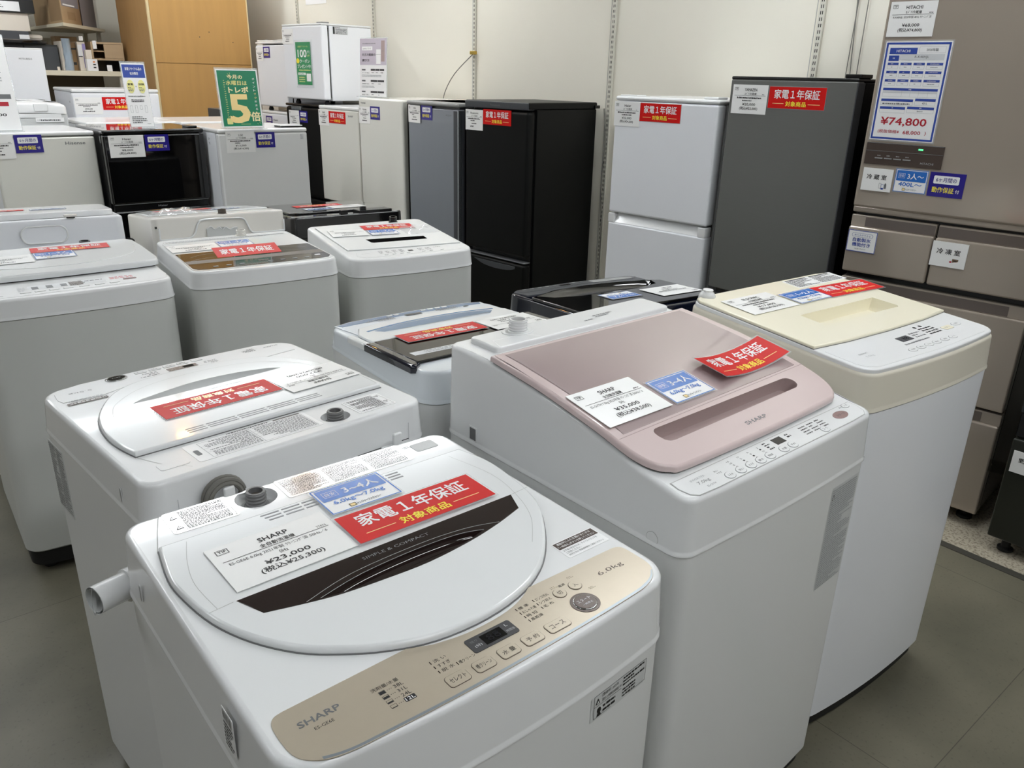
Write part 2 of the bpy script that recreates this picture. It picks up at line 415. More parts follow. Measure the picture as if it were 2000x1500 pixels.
# ------------------------------------------------------------------ where the machines stand: x, y, turn, width, depth, front height, rear height
P = dict(
 FW=(.444, .7705, 0, .528, .5359, .849, .8507), LW=(.4658, 1.365, 184.79, .5173, .5225, .8559, .8676), PW=(1.1085, .8973, .992, .5651, .5981, .858, .9416),
 YW=(1.7102, .8648, -3.052, .5446, .4747, .9041, .9411), BW=(1.0653, 1.4777, 177.297, .4744, .5008, .8355, .862), BK=(1.7716, 1.6387, 172.084, .5253, .4416, .7858, .8142),
 M7=(.4497, 2.6674, -1.366, .5184, .5247, .8409, .8658), M8=(.997, 2.6113, -5.264, .476, .5225, .8556, .8634), M9=(1.5378, 2.58, -6.645, .4905, .4794, .8273, .8691),
 M11=(1.0811, 3.2327, 175.31, .4975, .5117, .8646, .9208), M10=(.4986, 3.2932, 172.282, .54, .5216, .892, .9418), M12=(1.62, 3.23, 174.2, .50, .50, .85, .875),
 C13=(.8158, 4.9616, 3.41, .465, .52, 1.1089, 1.1089), C14=(1.3332, 4.8767, 1.115, .5216, .5216, 1.117, 1.117), C15=(1.8708, 4.697, -.678, .5128, .52, 1.1211, 1.1211),
 F21=(2.9604, 5.1368, -85.75, .4894, .5537, 1.2069, 0), F22=(2.9773, 4.6072, -86.746, .4873, .553, 1.2736, 0), F23=(2.9968, 4.0374, -88.316, .5023, .551, 1.2775, 0),
 F24=(3.0178, 3.4984, -84.142, .482, .5499, 1.2998, 0), F25=(3.0347, 2.354, -85.084, .5263, .5707, 1.3543, 0), F26=(3.0597, 1.7689, -88.293, .5178, .5633, 1.4443, 0),
 F27=(3.0464, 1.1394, -83.0885, .5988, .6424, 1.77, 0), F28=(2.99, .435, -87.5, .61, .64, 1.74, 0),
 S20A=(2.975, 5.73, -84, .53, .50, 1.20, 0), S20B=(2.931, 5.695, -83.6, .51, .42, 0, 0))
def world(n):
    x, y, a = P[n][:3]; return Matrix.Translation((x, y, 0)) @ Matrix.Rotation(math.radians(a), 4, 'Z')
def fr_top(n, zf, cx, cy, off, rot=0, tilt=0):
    d = (zf(cy + .003) - zf(cy - .003)) / .006; ux = Vector((1, 0, 0)); uy = Vector((0, 1, d)).normalized(); nz = ux.cross(uy)
    m = Matrix(((ux.x, uy.x, nz.x, cx), (ux.y, uy.y, nz.y, cy), (ux.z, uy.z, nz.z, zf(cy)), (0, 0, 0, 1)))
    return world(n) @ m @ Matrix.Translation((0, 0, off)) @ Matrix.Rotation(math.radians(rot), 4, 'Z') @ Matrix.Rotation(math.radians(tilt), 4, 'X')
def fr_front(n, cx, cz, off=.0008, rot=0):
    D = P[n][4]; m = Matrix(((1, 0, 0, cx), (0, 0, -1, -D / 2 - off), (0, 1, 0, cz), (0, 0, 0, 1)))
    return world(n) @ m @ Matrix.Rotation(math.radians(rot), 4, 'Z')

def washer(n, label, zs, zf=None, case='white', cabinet='white_sheet', rf=.05, rb=.035, bow=.012, b=.008, holes=(), ylev=(), zb=.055, group=None, taper=.004):
    """cabinet, plastic upper case with a curved top, dark base and four feet; returns root and the map onto the top"""
    x, y, a, W, D, Hf, Hb = P[n]; zf = zf or zlin(D, Hf, Hb)
    t = thing('washing_machine', label, 'washing machine', x, y, a, 0, group)
    o = outline(W - .0044, D - .0044, rf, rb, bow); g = G()
    g.loft([[(q, p, zb) for q, p in inset(o, .006)], [(q, p, zb + .006) for q, p in o], [(q, p, zs) for q, p in o]], cabinet, True, True); g.build('cabinet', t)
    o2 = outline(W - .022, D - .022, rf, rb, bow); g = G(); g.loft([[(q, p, .026) for q, p in o2], [(q, p, zb) for q, p in o2]], 'black_rubber', True, True); g.build('base', t)
    for sx in (-1, 1):
        for sy in (-1, 1):
            g = G(); g.lathe([(.02, 0), (.022, .004), (.02, .012), (.012, .014), (.012, .0265)], 'black_rubber', (sx * (W / 2 - .06), sy * (D / 2 - .06), 0), 14); g.build('foot', t)
    o = outline(W, D, rf, rb, bow); g = G(); rings = [[(q, p, zs + .0008) for q, p in inset(o, .003)], [(q, p, zs + .0024) for q, p in o], [(q, p, zs + .006) for q, p in o]]
    i0 = inset(o, .0016); rings += [[(q, p, zs + .009) for q, p in i0], [(q, p, zs + .012) for q, p in i0]]; q_ = i0
    i0 = inset(o, .0016 + taper); q_ = i0
    rings += [[(q, p, zf(p) - b - .003) for q, p in i0], [(q, p, zf(p) - b) for q, p in i0]]
    for k in (1, 2, 3, 4):
        an = k * PI / 8; q_ = inset(i0, b * (1 - math.cos(an))); rings.append([(q, p, zf(p) - b + b * math.sin(an)) for q, p in q_])
    g.loft(rings, case); vs, fs = fill(q_, holes, ylev); g.add([(q, p, zf(p)) for q, p in vs], fs, case)
    return t, topmap(zf), zf, g

def inlet(t, cx, cy, T, h=0, col='midgrey', r=.0125, hh=.018):
    g = G(); prof = [(r + .004, h - .004), (r + .004, h + .001), (r, h + .002)]
    z = h + .002
    for i in range(4): prof += [(r, z), (r + .0012, z + .0015), (r + .0012, z + .0025), (r, z + .004)]; z += (hh - .002) / 4
    prof += [(r, h + hh), (r - .0035, h + hh), (r - .0035, h + hh - .008)]
    g.lathe(prof, col, (cx, cy, 0), 20, T); g.lathe([(r - .0035, h + hh - .008), (.001, h + hh - .0079)], 'taupe', (cx, cy, 0), 16, T)
    return g.build('water_inlet', t)

# ---------- the front washer, gold panel
lidF = curve_pts([(.235, .172), (.247, .12), (.2465, .07), (.236, .0), (.218, -.048), (.180, -.102), (.135, -.147), (.081, -.176), (.015, -.189), (-.052, -.185), (-.104, -.166), (-.144, -.141), (-.178, -.112), (-.210, -.066), (-.232, -.012), (-.243, .05), (-.245, .10), (-.235, .168)], 4)
lens = curve_pts([(-.122, -.0525), (-.06, -.0385), (.02, -.034), (.085, -.038), (.117, -.049)], 5) + [(.086, -.0575), (.018, -.0645), (-.039, -.0625), (-.096, -.0575)]
rec = ell(-.082, .229, .030, .029)
t, T, zf, g = washer('FW', 'white top-loading washing machine with gold control panel, nearest the camera', .757, rf=.052, holes=[rec])
g.recess(rec, 0, .014, .006, 'white', 'greywhite', T)
g.ribbon([(-.209, .257), (-.223, .215), (-.237, .166)], .0010, 'line', T, .0003)
g.slab(rr(.205, .228, .042, .028, .005), .0002, .0008, .0003, 'greywhite', T)
for x, y in ((.170, .240), (.172, .236)): g.quad(x, x + .012, y, y + .0012, 'ink_grey', T, .0004)
case = g.build('top_case', t)
FWt, FWT, FWz = t, T, zf
g = G(); g.slab(inset(lidF, -.0016), .0001, .0010, 0, 'midgrey', T); g.slab(lidF, .0011, .0090, .004, 'lid_white', T, holes=[lens])
gh = .0092
g.ribbon([(-.232, -.002), (-.203, .0012)], .0008, 'line', T, gh); g.ribbon([(.207, .003), (.240, .006)], .0008, 'line', T, gh)
g.ribbon(curve_pts([(-.203, .158), (-.218, .11), (-.226, .06), (-.222, 0)]), .0006, 'line', T, gh); g.ribbon(curve_pts([(.205, .158), (.222, .07), (.213, 0), (.19, -.06), (.15, -.11)]), .0006, 'line', T, gh)
for k in range(3):
    y = .160 - k * .008
    for x0, x1 in ((-.104 + k * .003, -.078), (-.074, -.048), (-.044, -.010), (.066, .088), (.091, .112)): g.box(x0, x1, y - .0013, y + .0013, gh - .0002, gh + .0004, 'ink_light', T=T)
lid = g.build('lid', t)
gl = [(-.200, .001), (.206, .003)] + curve_pts([(.191, -.033), (.142, -.048), (.086, -.060), (.018, -.067), (-.039, -.065), (-.096, -.060), (-.138, -.051), (-.184, -.038)], 4)
g = G(); g.slab(gl, .0088, .0096, .0003, 'brown_glass', T, holes=[lens]); g.recess(lens, .0096, .008, .004, 'brown_glass', 'brown_glass', T)
g.ribbon(curve_pts([(-.138, -.0495), (-.07, -.031), (.03, -.026), (.10, -.032), (.146, -.046)]), .0008, 'ink_light', T, .0098)  # this stroke and the next paint reflections of the grip recess edges
g.ribbon(curve_pts([(-.122, -.0525), (-.06, -.0385), (.02, -.034), (.085, -.038), (.117, -.049)]), .0008, 'ink_light', T, .0098)
g.text('SIMPLE & COMPACT', .004, -.0125, .098, .0058, 'ink_grey', T, .0098)
o = g.build('lid_window', lid); o['label'] = 'dark brown glossy lid window with grip recess'
# gold panel
pan = curve_pts([(-.2435, -.225), (-.2440, -.205), (-.2425, -.190), (-.2370, -.1822), (-.228, -.180)], 4) + [(-.086, -.1765)] + curve_pts([(-.060, -.188), (-.02, -.1955), (.03, -.1945), (.065, -.186), (.089, -.1735)], 4) + [(.228, -.175)] + curve_pts([(.233, -.1752), (.241, -.1785), (.2447, -.187), (.2450, -.21), (.2440, -.226), (.2385, -.2385), (.2265, -.2500), (.2085, -.2575), (.18, -.2612), (.086, -.2655), (-.058, -.268), (-.166, -.2650), (-.200, -.2625), (-.222, -.2565), (-.2365, -.2450), (-.242, -.2340)], 4)
g = G(); g.slab(pan, .0002, .0012, .0004, 'gold', T)
eu = curve_pts([(-.222, -.2525), (-.200, -.2588), (-.166, -.2612), (-.058, -.2642), (.086, -.2617), (.18, -.2572), (.2075, -.2535), (.2235, -.2480), (.2345, -.2395)], 5); el = curve_pts([(-.222, -.2560), (-.200, -.2620), (-.166, -.2645), (-.058, -.2675), (.086, -.2650), (.18, -.2607), (.2083, -.2570), (.2262, -.2496), (.2380, -.2385)], 5)
g.poly(eu + el[::-1], 'panel_edge', T, .0013)
q = .0014
g.text('SHARP', -.202, -.2068, .043, .0080, 'ink_grey', T, q, .02); g.text('ES-GE6E', -.2025, -.2192, .020, .0040, 'ink', T, q)
g.text('6.0kg', .196, -.2070, .042, .0095, 'brown_dark', T, q)
g.text('洗剤量/水量', -.132, -.2095, .031, .0052, 'ink', T, q)
for i, (s, f) in enumerate((('38L', 1), ('31L', .75), ('24L', .5), ('12L', .2))):
    y = -.2172 - i * .0075; g.frame(-.1425, -.1355, y - .0024, y + .0024, .0004, 'ink', T, q); g.quad(-.1420, -.136, y - .0020, y - .0020 + .0038 * f, 'ink', T, q)
    for d in range(3): g.quad(-.1335 + d * .0022, -.1327 + d * .0022, y - .0004, y + .0004, 'ink', T, q)
    if i == 3: g.poly(rr(-.1205, y, .0125, .0066, .0012), 'ink', T, q); g.text(s, -.1205, y, .0105, .0046, 'p_white', T, q + .0002)
    else: g.text(s, -.1205, y, .0105, .0046, 'ink', T, q)
for i, s in enumerate(('洗 い', 'すすぎ', '脱 水')):
    y = -.2115 - i * .0082; g.quad(-.0785, -.0773, y - .0022, y + .0022, 'brown_dark', T, q); g.text(s, -.0665, y, .0155, .0052, 'ink', T, q)
g.quad(-.0560, -.0549, -.2312, -.2264, 'brown_dark', T, q); g.text('槽クリーン', -.0432, -.2287, .0205, .0050, 'ink', T, q)
for i, (s, w) in enumerate((('標 準', .015), ('おしゃれ着', .020), ('時 短', .015), ('風乾燥', .017))):
    y = -.1985 - i * .0078; g.quad(.0490, .0502, y - .0022, y + .0022, 'brown_dark', T, q); g.text(s, .0525, y, w, .0050, 'ink', T, q, al='l')
for i, (s, w) in enumerate((('ガンコ汚れ', .020), ('シワ抑え', .018), ('毛 布', .015))):
    y = -.1975 - i * .0078; g.quad(.0757, .0769, y - .0022, y + .0022, 'brown_dark', T, q); g.text(s, .0790, y, w, .0050, 'ink', T, q, al='l')
g.text('電源', .1235, -.1950, .010, .0042, 'ink', T, q)
for (bx, by) in ((.1085, -.1935), (.139, -.190), (.147, -.221)):
    for i in range(7): g.lathe([(.0006, 0), (.0006, .0005)], 'gold', (bx + (i % 4) * .0026, by + (i // 4) * .0024, .0013), 6, T)
cp = g.build('control_panel', t); cp['label'] = 'gold control panel with dark lettering'
def flat_button(par, name, cx, cy, w, h, txt, tw, th, T, q, mt='gold', rim='brown_dark', r=None, ink='ink', bold=0):
    g = G(); r = r or min(w, h) * .22
    a = rr(cx, cy, w, h, r) if r < min(w, h) * .49 else ell(cx, cy, w / 2, h / 2)
    g.slab(inset(a, -.0005), q, q + .0004, 0, rim, T); g.slab(a, q + .0003, q + .0012, .0006, mt, T)
    if txt: g.text(txt, cx, cy, tw, th, ink, T, q + .0014, bold)
    return g.build(name, par)
flat_button(cp, 'power_off_button', .111, -.2055, .0165, .0165, '切', .0066, .0066, T, .0012, r=.01)
flat_button(cp, 'power_on_button', .1365, -.2050, .0165, .0165, '入', .0066, .0062, T, .0012, r=.01)
for cx, w, s, tw in ((.0695, .031, 'コース', .021), (.0325, .0255, '予 約', .0165), (-.001, .0245, '水 量', .0165), (-.0345, .0245, '槽クリーン', .019), (-.068, .0255, 'セレクト', .019)):
    flat_button(cp, 'course_button' if s == 'コース' else 'setting_button', cx, -.2470, w, .0165, s, tw, .0068, T, .0012, r=.0040)
g = G(); g.slab(ell(.123, -.2365, .0185, .0178, 36), .0012, .0018, .0003, 'brown_dark', T); g.slab(ell(.123, -.2365, .0150, .0144, 36), .0017, .0030, .0010, 'chrome', T); g.slab(ell(.123, -.2365, .0138, .0132, 36), .0024, .0034, .0005, 'brown_dark', T)
g.text('スタート', .123, -.2335, .0200, .0056, 'p_pale', T, .0036); g.text('一時停止', .123, -.2410, .0155, .0034, 'p_pale', T, .0036); o = g.build('start_button', cp); o['label'] = 'round dark brown start button'
g = G(); g.slab(rr(-.0005, -.2172, .062, .0235, .003), .0012, .0020, .0003, 'darkgrey', T); g.quad(-.0135, .0150, -.2255, -.2095, 'black_gloss', T, .0022)
g.text('残り', -.0225, -.2125, .009, .0036, 'ink_grey', T, .0022); g.text('(分)', -.0215, -.2205, .009, .0046, 'p_pale', T, .0022); g.text('L', .0225, -.2120, .003, .004, 'p_pale', T, .0022); g.text('時間後', .0228, -.2210, .0115, .0042, 'ink_light', T, .0022)
g.text('88', .0008, -.2175, .017, .0105, 'segment', T, .0024); g.build('display', cp)
inlet(t, -.082, .229, T, -.012, 'midgrey', .0135, .023)
# stickers
def warning(par, x0, x1, y0, y1, T, h, seed, rows=9, mt='foil', tri=2, head=0, cols=1, flip=False):
    g = G(); g.slab(rr((x0 + x1) / 2, (y0 + y1) / 2, x1 - x0, y1 - y0, min(.005, (y1 - y0) * .12)), h - .0004, h, 0, mt, T); q = h + .0003
    w, hh = x1 - x0, y1 - y0; m = min(.004, hh * .06)
    g.frame(x0 + m, x1 - m, y0 + m, y1 - m, .0004, 'ink', T, q); yt = y1 - m
    if head: g.quad(x0 + m, x1 - m, yt - hh * head, yt, 'brown_dark', T, q); g.scribble(x0 + 2 * m, x1 - 2 * m, yt - hh * head, yt, 2, 'p_pale', T, q + .0002, .9, 1, seed); yt -= hh * head
    xl = x0 + m + (w * .16 if tri else 0)
    if tri:
        g.quad(xl, xl + .0004, y0 + m, yt, 'ink', T, q)
        for i in range(tri):
            cy = y0 + (yt - y0) * (i + .5) / tri; s = min(w * .06, hh * .12); cx = (x0 + m + xl) / 2
            g.poly([(cx - s, cy - s * .8), (cx + s, cy - s * .8), (cx, cy + s)], 'ink', T, q); g.poly([(cx - s * .62, cy - s * .58), (cx + s * .62, cy - s * .58), (cx, cy + s * .58)], mt, T, q + .0002); g.quad(cx - s * .08, cx + s * .08, cy - s * .4, cy + s * .2, 'ink', T, q + .0004)
    cw = (x1 - m - xl) / cols
    for c in range(cols):
        g.scribble(xl + c * cw + .002, xl + (c + 1) * cw - .002, y0 + m * 1.3, yt - m * .4, rows, 'ink', T, q, .95, 1, seed + c)
        if c: g.quad(xl + c * cw, xl + c * cw + .0004, y0 + m, yt, 'ink', T, q)
    for k in range(1, 3): yy = y0 + (yt - y0) * k / 3; g.quad(xl, x1 - m, yy, yy + .0004, 'ink', T, q)
    return g.build('warning_label', par)
warning(t, -.206, -.117, .1965, .258, T, .0007, 3, 15, 'foil', 2)
warning(t, -.045, .168, .1975, .257, T, .0007, 5, 15, 'foil', 0, 0, 3)
g = G(); g.slab(rr(.209, -.1395, .073, .037, .003), .0002, .0006, 0, 'p_white', T); g.quad(.1740, .2440, -.1375, -.1225, 'brown_dark', T, .0008)
g.text('運転中にふたを開けるときは', .208, -.1265, .060, .0045, 'p_white', T, .001); g.text('｢一時停止｣ボタンを押してください', .208, -.1332, .064, .0045, 'p_white', T, .001)
for i, (s, w) in enumerate((('お子様の安全のため、チャイルドロックを', .060), ('ご利用ください。', .026), ('(設定方法は､取扱説明書をご確認ください｡)', .062))): g.text(s, .1765, -.1418 - i * .0055, w, .0040, 'ink', T, .0008, al='l')
g.build('caution_label', t)
def bowmap(D, W, rf, bow, off):
    xe = W / 2 - rf
    return lambda x, z, h: (x, -D / 2 - bow * max(0, 1 - (x / xe) ** 2) - off - h, z)
def sticker(g, x0, x1, z0, z1, mt, T, n=8):
    for i in range(n): g.quad(x0 + (x1 - x0) * i / n, x0 + (x1 - x0) * (i + 1) / n, z0, z1, mt, T)
FT = bowmap(.5359 - .0044, .528 - .0044, .052, .012, .0004)
g = G(); q = .0006
sticker(g, .104, .208, .708, .744, 'greywhite', FT); g.frame(.109, .210, .711, .745, .0006, 'ink', FT, q); g.quad(.109, .160, .728, .7286, 'ink', FT, q)
g.poly([(.112, .731), (.120, .731), (.116, .740)], 'ink', FT, q); g.poly([(.1138, .732), (.1182, .732), (.116, .7368)], 'greywhite', FT, q + .0002)
g.text('【製造年】2021年', .1240, .7405, .030, .0046, 'ink', FT, q, al='l'); g.text('【設計上の標準使用期間】7年', .1240, .7330, .036, .0046, 'ink', FT, q, al='l')
g.scribble(.163, .207, .729, .744, 3, 'ink', FT, q, .98, 1, 8); g.scribble(.126, .150, .713, .7265, 2, 'ink', FT, q, .95, 1, 9); g.scribble(.163, .190, .712, .7265, 3, 'ink', FT, q, .95, 1, 10); g.poly(ell(.119, .7205, .0035, .0045), 'ink', FT, q); g.poly([(.115, .712), (.123, .712), (.121, .717), (.117, .717)], 'ink', FT, q)
g.build('rating_label', t)
LT = plane((-.528 / 2 + .0008, 0, 0), (0, -1, 0), (0, 0, 1))
g = G(); g.slab(rr(.128, .806, .030, .050, .002), 0, .0006, 0, 'p_white', LT)
for i in range(14): g.quad(.1165 + i * .0017, .1165 + i * .0017 + rnd.choice((.0005, .0009)), .818, .829, 'ink', LT, .0009)
g.scribble(.116, .141, .783, .816, 7, 'ink', LT, .0009, .95, 1, 4); g.build('barcode_label', t)
g = G(); g.slab(rr(-.172, .799, .0065, .026, .003), -.0006, .0004, 0, 'white', LT); g.slab(rr(-.172, .799, .004, .022, .0019), .0002, .0007, 0, 'grey', LT); g.build('side_slot', t)
g = G(); pp = [(-.230, .272, .755), (-.262, .264, .758), (-.285, .256, .760), (-.305, .249, .761)]
g.tube(pp, .0195, 'white', 20, cap=False); g.tube([(-.3049, .2491, .761), (-.28, .258, .7595), (-.245, .268, .7565)], .0168, 'greywhite', 20, cap=False); g.loft([[(v.x, v.y, v.z) for v in (Vector((-.305, .249, .761)) + (Vector((.31, .95, 0)) * math.cos(a * PI / 12) + Vector((0, 0, 1)) * math.sin(a * PI / 12)) * r_ for a in range(24))] for r_ in (.0195, .0168)], 'white'); g.tube([(-.262, .2635, .758), (-.245, .268, .7565)], .0167, 'midgrey', 20); g.tube([(-.240, .2695, .756), (-.262, .264, .758)], .0235, 'white', 18)
g.build('drain_pipe', t)

# ---------- the washer behind it, facing away
lidL = curve_pts([(.222, .146), (.229, .099), (.2305, .05), (.222, -.014), (.204, -.066), (.164, -.132), (.118, -.168), (.057, -.184), (0, -.187), (-.072, -.180), (-.125, -.163), (-.162, -.138), (-.2, -.07), (-.218, -.01), (-.229, .06), (-.231, .10), (-.228, .150)], 4)
rec = ell(-.090, .213, .026, .024)
gr = [(.150, -.062)] + curve_pts([(.130, -.074), (.052, -.094), (-.0, -.099), (-.066, -.092), (-.118, -.076)], 4) + [(-.138, -.062), (-.10, -.0585), (.11, -.0585)]
t, T, zf, g = washer('LW', 'white washing machine turned away, red card upside down on its white lid', .793, rf=.055, bow=.010, holes=[rec, gr])
g.recess(rec, 0, .012, .005, 'white', 'greywhite', T)
g.ribbon([(.222, .147), (.205, .19), (.172, .235)], .0010, 'line', T, .0003); g.slab(rr(.19, .208, .045, .026, .006), .0002, .0007, .0002, 'white', T)
BT = plane((0, P['LW'][4] / 2 - .0012, 0), (-1, 0, 0), (0, 0, 1))
for x0, x1, z in ((-.19, -.09, .798), (-.09, .02, .803), (.02, .10, .798), (.10, .21, .803)): g.quad(x0, x1, z, z + .0016, 'gap', BT, .0006)
for x in (-.21, .21): g.quad(x, x + .0008, .798, .835, 'ink_light', BT, .0006)
g.build('top_case', t)
g = G(); g.slab(inset(lidL, -.0018), .0001, .0010, 0, 'midgrey', T, holes=[gr]); g.slab(lidL, .0010, .0085, .0035, 'lid_white', T, holes=[gr]); g.recess(gr, .0085, .017, .006, 'greywhite', 'greywhite', T, 0, .003)
g.ribbon(curve_pts([(.196, -.022), (.175, -.075), (.12, -.125), (.05, -.148), (-.05, -.148), (-.12, -.125), (-.175, -.07), (-.19, -.022)]), .0009, 'line', T, .0087)
g.ribbon([(.226, -.022), (-.214, -.022)], .0006, 'line', T, .0087)
for k in range(3):
    for x0, x1 in ((.13, .10), (.095, .045), (.04, -.01), (-.015, -.065), (-.07, -.115)): g.box(x1, x0, .112 + k * .008, .1145 + k * .008, .0084, .0089, 'ink_light', T=T)
g.text('SIMPLE & COMPACT', -.006, -.040, .082, .005, 'ink_light', T, .0088)
lid = g.build('lid', t)
pan = [(.232, -.170), (.236, -.190), (.232, -.222), (.214, -.243), (.18, -.2525), (0, -.2575), (-.18, -.2525), (-.214, -.243), (-.232, -.222), (-.236, -.190), (-.232, -.172), (-.165, -.1655), (-.10, -.190), (0, -.1985), (.10, -.190), (.165, -.1655)]
g = G(); g.slab(pan, .0002, .0009, .0003, 'white', T); q = .0011
g.text('5.5kg', .192, -.2085, .040, .0090, 'ink_grey', T, q); g.quad(.162, .230, -.158, -.147, 'brown_dark', T, q); g.scribble(.164, .228, -.157, -.148, 1, 'p_pale', T, q + .0002, .95, .7, 3); g.scribble(.166, .226, -.172, -.160, 2, 'ink_light', T, q, .95, 1, 12)
g.scribble(.045, .085, -.230, -.205, 3, 'ink_grey', T, q, .9, 1, 14); g.scribble(-.075, -.045, -.225, -.204, 3, 'ink_grey', T, q, .9, 1, 15); g.scribble(-.165, -.135, -.238, -.218, 4, 'ink', T, q, .9, 1, 16)
g.text('SHARP', -.202, -.226, .034, .006, 'ink_grey', T, q, .02)
cp = g.build('control_panel', t)
g = G(); g.slab(rr(-.004, -.218, .060, .0185, .002), .0009, .0014, 0, 'brown_dark', T); g.quad(-.026, -.006, -.224, -.212, 'black_gloss', T, .0017); g.build('display', cp)
for i, cx in enumerate((.070, .042, .014, -.014, -.044)): flat_button(cp, 'setting_button', cx, -.243, .022, .0125, ('コース', '予約', '水量', '槽', 'セレクト')[i], .014, .0048, T, .0009, 'white', 'line')
g = G(); g.slab(ell(.118, -.2365, .0205, .0155), .0009, .0028, .0008, 'chrome', T); g.slab(ell(.118, -.2365, .0165, .0120), .0020, .0034, .0006, 'black_gloss', T); g.text('スタート', .118, -.2365, .017, .004, 'p_pale', T, .0036); g.build('start_button', cp)
inlet(t, -.090, .213, T, -.010, 'midgrey', .0135, .021)
g = G(); g.slab(rr(.05, .194, .215, .072, .004), .0001, .0006, 0, 'p_white', T); q = .0008; g.frame(-.05, .135, .163, .226, .0005, 'ink_grey', T, q)
g.scribble(-.048, .045, .165, .224, 13, 'ink_grey', T, q, .95, 1, 31); g.scribble(.05, .132, .165, .224, 13, 'ink_grey', T, q, .95, 1, 32); g.quad(.047, .0475, .163, .226, 'ink_grey', T, q); g.quad(-.05, .0, .157, .161, 'brown_dark', T, q); g.scribble(.01, .13, .156, .162, 1, 'ink', T, q, .95, .7, 33)
for y in (.18, .19, .205): g.quad(-.05, .135, y, y + .0004, 'ink_grey', T, q)
g.poly(rr(.147, .196, .008, .022, .003), 'ink_grey', T, q); g.build('instruction_label', t)
warning(t, -.206, -.128, .168, .234, T, .0006, 22, 14, 'p_white', 2)
RT_ = plane((P['LW'][3] / 2 - .0020, 0, 0), (0, 1, 0), (0, 0, 1))
g = G(); g.slab(rr(.162, .819, .0065, .026, .003), -.0006, .0004, 0, 'white', RT_); g.slab(rr(.162, .819, .004, .022, .0019), .0002, .0007, 0, 'grey', RT_); g.build('side_slot', t)
g = G(); g.box(-.222, -.142, .640, .778, -.0006, .0004, 'greywhite', T=RT_); g.scribble(-.220, -.182, .645, .775, 26, 'ink_grey', RT_, .0007, .95, 1, 41); g.scribble(-.180, -.144, .645, .775, 26, 'ink_grey', RT_, .0007, .95, 1, 42); g.build('side_label', t)
g = G(); yb = P['LW'][4] / 2
for rr_, yy in ((.031, .010), (.027, .012), (.030, .018), (.025, .020)): g.tube([(.146 + rr_ * math.cos(a * PI / 14), yb + yy, .822 + rr_ * math.sin(a * PI / 14)) for a in range(28)], .0042, 'cable_grey', 8, closed=True)
g.tube([(.118, yb + .012, .81), (.116, yb + .012, .70), (.12, yb + .012, .30)], .0042, 'cable_grey', 8); g.build('power_cord', t)
for cx, cz in ((.142, .818), (-.168, .812)):
    g = G(); g.box(cx - .020, cx + .020, yb - .001, yb + .024, cz - .016, cz - .006, 'white', r=.003); g.box(cx - .009, cx + .009, yb + .019, yb + .026, cz - .010, cz + .024, 'white', r=.003, seg=3); g.build('cord_hook', t)
LWt, LWz = t, zf

# ---------- the pink-lidded washer
kn = ((-.34, .852), (-.30, .858), (-.22, .8699), (-.11, .9012), (0, .922), (.11, .9369), (.2, .9445), (.30, .9445), (.34, .944))
def pz(y):
    y = max(-.32, min(.32, y))
    def f(v):
        for (a, za), (b_, zb_) in zip(kn, kn[1:]):
            if v <= b_: return za + (zb_ - za) * (v - a) / (b_ - a)
        return kn[-1][1]
    return sum(f(y + d) for d in (-.02, -.01, 0, .01, .02)) / 5
yl = [-.28 + i * .02 for i in range(29)]
gp = curve_pts([(-.2035, -.168), (-.2030, -.158), (-.196, -.1522), (-.185, -.1512)], 3) + curve_pts([(.176, -.1500), (.1865, -.1530), (.1925, -.160), (.1935, -.167), (.189, -.175), (.178, -.1800)], 3) + curve_pts([(-.182, -.1858), (-.193, -.184), (-.200, -.178)], 3)
t, T, zf, g = washer('PW', 'white washing machine with sloping pink lid, right of the gold-panelled washer', .762, pz, rf=.03, rb=.03, bow=.006, b=.008, ylev=yl, holes=[gp])
g.slab(rr(.012, .233, .50, .085, .012), -.001, .010, .004, 'white', T, ylev=yl)
g.slab(ell(-.137, .247, .036, .026), .0095, .0115, .001, 'white', T); g.slab(ell(-.137, .247, .029, .020), .0110, .0116, 0, 'greywhite', T)
g.scribble(.06, .13, .222, .238, 2, 'ink_grey', T, .0104, .8, 1, 51); g.scribble(.02, .05, .215, .222, 1, 'ink_grey', T, .0104, .9, 1, 52)
g.ribbon([(-.226, .195), (-.216, .228), (-.14, .225), (-.12, .20)], .0012, 'p_white', T, .0103)
g.slab([(-.262, -.246), (.262, -.246), (.2635, -.262), (.258, -.281), (.246, -.2895), (.2, -.2915), (-.2, -.2915), (-.246, -.2895), (-.258, -.281), (-.2635, -.262)], .0001, .0006, 0, 'line', T, ylev=yl)
LTp = plane((-P['PW'][3] / 2 + .0022, 0, 0), (0, -1, 0), (0, 0, 1))
g.slab(rr(-.205, .787, .024, .030, .001), -.002, .0010, .0004, 'white', LTp); g.slab(rr(-.205, .787, .018, .024, .001), .0006, .0012, 0, 'midgrey', LTp)
g.poly(ell(.238, .776, .0115, .0115), 'line', LTp, .0006); g.poly(ell(.238, .776, .0108, .0108), 'white', LTp, .0008)
g.build('top_case', t); PWt, PWz, PWT = t, zf, T
lo = [(-.275, .163)] + curve_pts([(-.277, .05), (-.279, -.08), (-.278, -.158), (-.273, -.190), (-.261, -.215), (-.242, -.230), (-.21, -.2375), (0, -.240), (.20, -.236), (.235, -.229), (.255, -.213), (.267, -.188), (.272, -.156), (.272, -.08), (.270, .05)], 3) + [(.268, .163)]
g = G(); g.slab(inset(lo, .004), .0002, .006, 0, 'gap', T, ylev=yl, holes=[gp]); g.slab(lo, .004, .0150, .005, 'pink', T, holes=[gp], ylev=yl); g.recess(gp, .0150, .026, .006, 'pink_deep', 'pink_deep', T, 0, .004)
g.ribbon([(-.272, -.1465), (.268, -.1345)], .0012, 'pink_deep', T, .0152)
g.text('SHARP', .004, -.2105, .060, .0085, 'ink_grey', T, .0153, .012)
